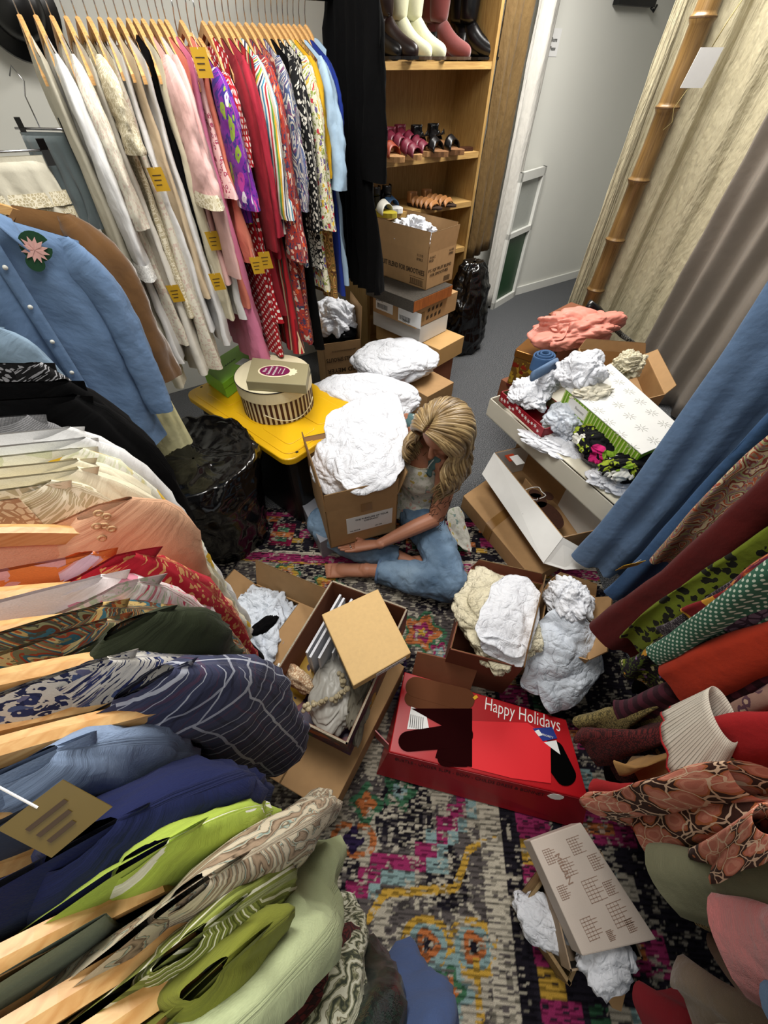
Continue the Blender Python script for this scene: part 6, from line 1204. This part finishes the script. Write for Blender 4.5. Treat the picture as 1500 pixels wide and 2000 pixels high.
Q=qz([(1145,1880),(1232,1890),(1212,1975),(1195,1968)],.05); T=thing('loose_flap','brown cardboard flap pointing down at the lower right','box flap',Q[0]-UP*.0); MB().poly(Q[::-1] if sum(Q[i].x*Q[(i+1)%4].y-Q[(i+1)%4].x*Q[i].y for i in range(4))<0 else Q,UP*.004).build('flap_board',CARD,T)
# ---------------------------------------------------------------- pile at the right
Q=qz([(1042,1132),(905,968),(960,930),(1130,1075)],.10); T,Q,C0=carton('flat_carton','long flat brown carton with packing tape at the bottom of the pile',Q,.004,.10,CARD,open_=False)
e_=(Q[1]-Q[0]); MB().box(Q[0]*.45+Q[1]*.55+UP*.1008,(Q[2]-Q[1])*.7,e_.normalized()*.05,UP*.0006).build('tape',TAPE,T)
MB().box(Q[0]*.46+Q[1]*.54+UP*.005-V3((.003,0,0)),e_.normalized()*.05,UP*.095,V3((-.001,0,0))).build('tape',TAPE,T)
# gingerbread box
z1=.30; Q=qz([(966,884),(1100,1050),(1190,1030),(1060,862)],z1); T,Q,C0=carton('gift_carton','open brown carton with white inside flap and a gingerbread print',Q,.105,z1,CARD,WHITEBOX,flaps={})
hA,hB=P(966,884,z1),P(1100,1050,z1); fA,fB=P(942,926,z1-.09),P(1062,1100,z1-.09); Tn=[P(1100,1050,z1),P(1150,1078,z1-.03),P(1157,1094,z1-.05),P(1140,1110,z1-.07),P(1105,1113,z1-.085),P(1062,1100,z1-.09)]
MB().poly([hA,hB,fB,fA],(fA-hA).cross(hB-hA).normalized()*.004).build('lid_flap',WHITEBOX,T); MB().poly(Tn[::-1],V3((-.001,.002,-.004))).build('tuck_flap',WHITEBOX,T)
d_=(fB-fA).normalized(); text('MARY & EMILY',T,fA*.75+hA*.25+d_*.16+UP*.004,d_,hA-fA,.030,plain('pencil','#9a9a96',.7,var=0)); text('(hats and veils)',T,fA*.85+hA*.15+d_*.12+UP*.004,d_,hA-fA,.014,plain('pencil','#9a9a96',.7,var=0))
gi=sum(Q,V3())/4; GB_=plain('gingerbread','#3f2010',.7,bs=80,var=.25,bump=.1); zz=.20
d1=(Q[1]-Q[0]).normalized(); d2=V3((-d1.y,d1.x,0)); d2=d2 if d2.dot(Q[3]-Q[0])>0 else -d2; o=Q[0]+d1*.30+d2*.10+UP*zz
mb=MB()
for cx_,cy_,r1,r2 in ((0,0,.05,.045),(.10,.0,.09,.055),(-.01,.07,.03,.025),(-.02,-.065,.032,.024),(-.045,.015,.032,.03)):
    mb.poly([o+d1*(cx_+r1*math.cos(6.2832*i/24))+d2*(cy_+r2*math.sin(6.2832*i/24)) for i in range(24)],UP*.003)
mb.build('gingerbread_print',GB_,T); mb=MB()
pts=[o+d1*(-.045+.04*math.cos(t_))+d2*(.015+.05*math.sin(t_)+.012*math.sin(3*t_))+UP*.005 for t_ in [i*.32 for i in range(16)]]; mb.tube(pts,.0022,6); pts=[o+d1*(-.02+.02*math.sin(i))+d2*(-.10+.012*i)+UP*.005 for i in range(10)]; mb.tube(pts,.0022,6); mb.build('icing_print',WHITEINK,T,smooth=True)
MB().box(Q[0]+d1*.03+d2*.045+UP*(z1-.01),d1*.05,d2*.05+UP*-.0,UP*.003).build('orange_panel',plain('orange_ink','#a83818',.6),T); panel(T,Q[0]+d1*.05+d2*.06+UP*(z1-.004),d1,d2,.07,.05,LABELW)
MB().box(Q[0]+d1*.14+d2*.13+UP*.12,d1*.26,UP*.08,d2*.004).build('divider',CARD,T)
# big white garment box
WG=plain('garment_box','#c9c5b6',.6,bs=5,var=.05); z0=.40; z1=.50
Q=qz([(957,778),(1208,998),(1345,905),(1130,720)],z1); T,Q,C0=carton('garment_box','large shallow white garment box piled with tissue and clothes',Q,z0,z1,WG,WG,t=.005)
e_=(Q[1]-Q[0]); el_=e_.length; e_.normalize(); n_=V3((-e_.y,e_.x,0)); n_=n_ if n_.dot(C0-Q[0])>0 else -n_
MB().box(Q[0]+e_*.12+n_*.01+UP*(z1+.002),e_*(el_-.14),n_*.055+UP*.012,UP*.004).build('lid_edge',plain('aged_card','#d6d1bd',.6,bs=30,var=.08),T); MB().box(Q[0]+e_*.42+n_*.008+UP*(z1+.0075),e_*.022,n_*.06+UP*.012,UP*.001).build('tape',TAPE,T)
carton('cardboard_box','brown carton supporting the big white garment box',[Q[0]+n_*.17+e_*.12,Q[1]+n_*.17-e_*.12,Q[2]-e_*.1-n_*.02,Q[3]+e_*.1-n_*.02],.0,z0-.002,CARD,open_=False)
# red snowflake box
RSN=plain('snow_red','#8e0a1c',.4); z=.50; A=P(978,768,z+.05); B=P(1062,842,z+.05); e2=(B-A); l2=e2.length; e2.normalize(); n2=V3((-e2.y,e2.x,0)); n2=n2 if n2.dot(n_)>0 else -n2
Q=[A,B,B+n2*.20,A+n2*.20]; T,Q,C1=carton('snowflake_box','red gift box with white snowflakes holding tissue',Q,z+.006,z+.06,RSN,plain('olive_card','#77704a',.7),t=.004)
mb=MB(); random.seed(3)
for i in range(13):
    c_=V3((A.x,A.y,z+.008))+e2*(.02+(l2-.03)*i/13)+UP*(.012+.028*random.random())-n2*.0006; r_=.008+.004*random.random()
    for k in range(3):
        t_=k*math.pi/3; dd=e2*math.cos(t_)+UP*math.sin(t_); pp=e2*-math.sin(t_)+UP*math.cos(t_); mb.box(c_-dd*r_-pp*.0012,dd*2*r_,pp*.0024,-n2*.0005)
mb.build('snowflakes',WHITEINK,T)
# tissue, jeans and clothes on the pile
crumple('tissue_paper','white tissue in the red snowflake box','tissue paper',P(1035,770,.58),(.09,.12,.05),TISSUE,81,rot=-40,amp=.4)
crumple('tissue_paper','white tissue wrapped below the rolled blue jeans','tissue paper',P(1068,745,.63),(.07,.06,.055),TISSUE,82,amp=.3)
T=thing('rolled_jeans','rolled blue denim garment peeking out of white tissue','garment',P(1058,712,.66)); c=P(1058,712,.66)
mb=MB(); 
for k,(r_,h_) in enumerate(((.055,.07),(.040,.078),(.024,.082))):
    V,F,U=grid(24,6,lambda a,v:(c+V3((r_*math.cos(6.2832*a)*(1+.06*math.sin(9*a*6.2832/3)),r_*.8*math.sin(6.2832*a),h_*v-.02)),(a*.3,v*.07)),cu=True); mb.add(V,F,U)
mb.build('roll',F_['denimdk'],T,smooth=True,solid=.008)
MB().tube([P(1040,735,.70),P(1085,710,.71)],[.028,.03],12,flat=.5).build('leg_end',F_['denim'],T,smooth=True)
crumple('tissue_bundle','large white tissue bundle on top of the pile','tissue paper',P(1135,725,.72),(.12,.10,.08),TISSUE,84,rot=20,amp=.22,freq=2.0)
crumple('cream_cloth','cream folded cloth under the large tissue bundle','cloth',P(1155,768,.68),(.09,.05,.035),F_['ivory'],85,rot=-20,amp=.35)
crumple('tissue_bundle','tall white tissue bundle in front of the patterned box','tissue paper',P(1105,822,.56),(.085,.10,.07),TISSUE2,86,rot=-30,amp=.3)
crumple('tissue_bundle','shredded tissue at the far edge of the pile','tissue paper',P(1225,715,.66),(.09,.06,.06),TISSUE_CR,87,amp=.45)
crumple('tissue_paper','tissue under the black floral dress at the front of the garment box','tissue paper',P(1215,940,.53),(.12,.07,.035),TISSUE,88,rot=-45,amp=.4)
crumple('tissue_paper','thin tissue lining the white garment box','tissue paper',P(1130,880,.50),(.24,.09,.025),TISSUE,89,rot=-62,amp=.4)
BF=fab('cloth_blackfloral','floral',['#0a0a0e','#8a9a2c','#c0246c','#e0e0d8','#7a9c2c','#c0246c','#b8c46a'],10,coord='obj')
crumple('floral_dress','black dress with pink and green flowers bunched on the pile','dress',P(1165,862,.59),(.085,.12,.05),BF,90,rot=-50,amp=.3); crumple('floral_dress','front folds of the black flowered dress under the patterned box','dress',P(1255,905,.60),(.18,.075,.055),BF,91,rot=-15,amp=.3)
# white green patterned box
z=.62; Qt=qz([(1192,712),(1342,848),(1252,887),(1105,760)],z+.06); 
T,Qt,Ct=carton('patterned_box','white box with grey stitched stars and a lime striped side',Qt,z-.012,z+.06,plain('lime_side','#6e9c1c',.5),open_=False,bev=.002)
mb=MB(); pts=[Ct+(q-Ct)*1.012+UP*(z+.0605) for q in Qt]; ar=sum(pts[i].x*pts[(i+1)%4].y-pts[(i+1)%4].x*pts[i].y for i in range(4)); mb.poly(pts if ar>0 else pts[::-1],UP*.003); mb.build('lid',WHITEBOX,T)
d1=(Qt[1]-Qt[0]); d2=(Qt[3]-Qt[0]); mb=MB()
for i in range(6):
    for j in range(3):
        c_=Qt[0]+d1*((i+.6+.4*(j%2))/6.8)+d2*((j+.5)/3)+UP*(z+.0637)
        for k in range(4):
            t_=k*math.pi/4; dd=V3((math.cos(t_),math.sin(t_),0)); pp=V3((-dd.y,dd.x,0)); mb.box(c_-dd*.026-pp*.0008,dd*.020,pp*.0016,UP*.0004); mb.box(c_+dd*.006-pp*.0008,dd*.020,pp*.0016,UP*.0004)
mb.build('printed_stars',plain('grey_print','#8c8c84',.6,var=0),T)
a_,b_=Qt[3],Qt[2]; e3=(b_-a_); n3=V3((e3.y,-e3.x,0)).normalized(); n3=n3 if n3.dot(Ct-a_)<0 else -n3; mb=MB()
for i in range(26): mb.box(a_+e3*((i+.2)/26)+n3*.0012+UP*(z-.010),e3/26*.35,UP*.066,n3*.0006)
mb.build('pale_stripes',plain('pale_lime','#b8cc78',.5),T); panel(T,a_+e3*.10+n3*.002+UP*(z+.0),e3,UP,.12,.05,LABELW,'name_label'); text('Bonnets',T,a_+e3*.2+n3*.003+UP*(z+.02),e3,UP,.018,plain('pencil','#9a9a96',.7,var=0))
# brown carton behind, tomato box, tin, pink cloth, black shoe
Q=qz([(1120,690),(1250,690),(1330,830),(1215,880)],.60); T,Q,C0=carton('open_carton','tall open brown carton behind the patterned box',[P(1130,680,.62),P(1262,690,.62),P(1300,770,.62),P(1180,800,.62)],.505,.62,CARD,CARD_IN,flaps={0:(.05,10),1:(.05,40)})
Q=qz([(1338,818),(1392,838),(1372,905),(1300,880)],.58); T,Q,C0=carton('orange_box','orange box with a red tomato picture at the right of the pile',Q,.40,.58,plain('orange_card','#c07c1c',.45),open_=False)
disc(T,C0+UP*.5802,V3((1,0,0)),V3((0,1,0)),.045,.030,plain('tomato_red','#901408',.35),'tomato_picture',.0015)
tq=[P(1000,682,.42),P(1040,660,.42),P(1085,690,.42),P(1040,720,.42)]; c_=sum(tq,V3())/4
T=thing('tin_box','old decorated rectangular tin at the back of the pile','tin',V3((c_.x,c_.y,0))); rot_=Matrix.Rotation(math.radians(20),3,'Z')
def rb(c,hx,hy,z0,z1,r=.02):
    o=[]
    for (sx,sy,a0_) in ((1,1,0),(-1,1,90),(-1,-1,180),(1,-1,270)):
        for i in range(5): t_=math.radians(a0_+22.5*i); o.append(V3((c.x,c.y,z0))+rot_@V3((sx*(hx-r)+r*math.cos(t_),sy*(hy-r)+r*math.sin(t_),0)))
    return MB().poly(o,UP*(z1-z0))
c_=V3((c_.x+.04,c_.y,0)); TIN=fab('tin_print','floral',['#6a4a1c','#a8842c','#8c2a14','#b0902c','#7a2010','#9a7a3c','#5c3a14'],14,coord='obj',rough=.35,wr=.02,sheen=0)
rb(c_,.13,.10,.20,.43).build('tin_body',TIN,T); rb(c_,.134,.104,.40,.445).build('lid',plain('tin_lid','#8a5a24',.3,.6),T,bevel=.003); rb(c_,.134,.104,.195,.21).build('rim',plain('tin_red','#5a140c',.35),T)
carton('cardboard_box','low carton under the decorated tin',[c_+V3((-.13,-.12,0)),c_+V3((.16,-.12,0)),c_+V3((.16,.12,0)),c_+V3((-.13,.12,0))],.0,.194,CARD_DK,open_=False)
PKC=fab('cloth_salmon_satin','plain',['#dd9080','#d08070'],rough=.5,coord='obj'); 
crumple('pink_dress','salmon pink satin dress heaped on top of the pile','dress',P(1125,645,.60),(.27,.16,.10),PKC,95,rot=-15,amp=.38,freq=1.7,res=6)
sheet('pink_collar','pointed salmon pink fold of the heaped satin dress','cloth',[P(1025,648,.60),P(1105,615,.66),P(1110,665,.64),P(1040,672,.57)],PKC,96,amp=.012,n=24)
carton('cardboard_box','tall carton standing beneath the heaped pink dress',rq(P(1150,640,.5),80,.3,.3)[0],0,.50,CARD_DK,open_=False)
q=P(1150,605,.60); mb=MB(); mb.tube([q+V3((-.03,0,-.02)),q+V3((0,0,.03)),q+V3((.04,-.03,.0)),q+V3((.10,-.10,-.05))],[.02,.032,.028,.015],12); T=mb.build('black_shoe',LB,None,smooth=True); setp(T,'black shoe tip sticking out behind the pink satin dress','shoe')
q=[P(1165,610,.62),P(1190,632,.60),P(1215,655,.58),P(1240,672,.56)]; T=MB().tube(q,[.012,.016,.016,.012],10,flat=.5).build('checked_strap',fab('cloth_check','geo',['#0c0c0c','#c8c4b8','#0c0c0c'],90,coord='obj'),None,smooth=True); setp(T,'black and white checked strap beside the pink satin dress','strap')
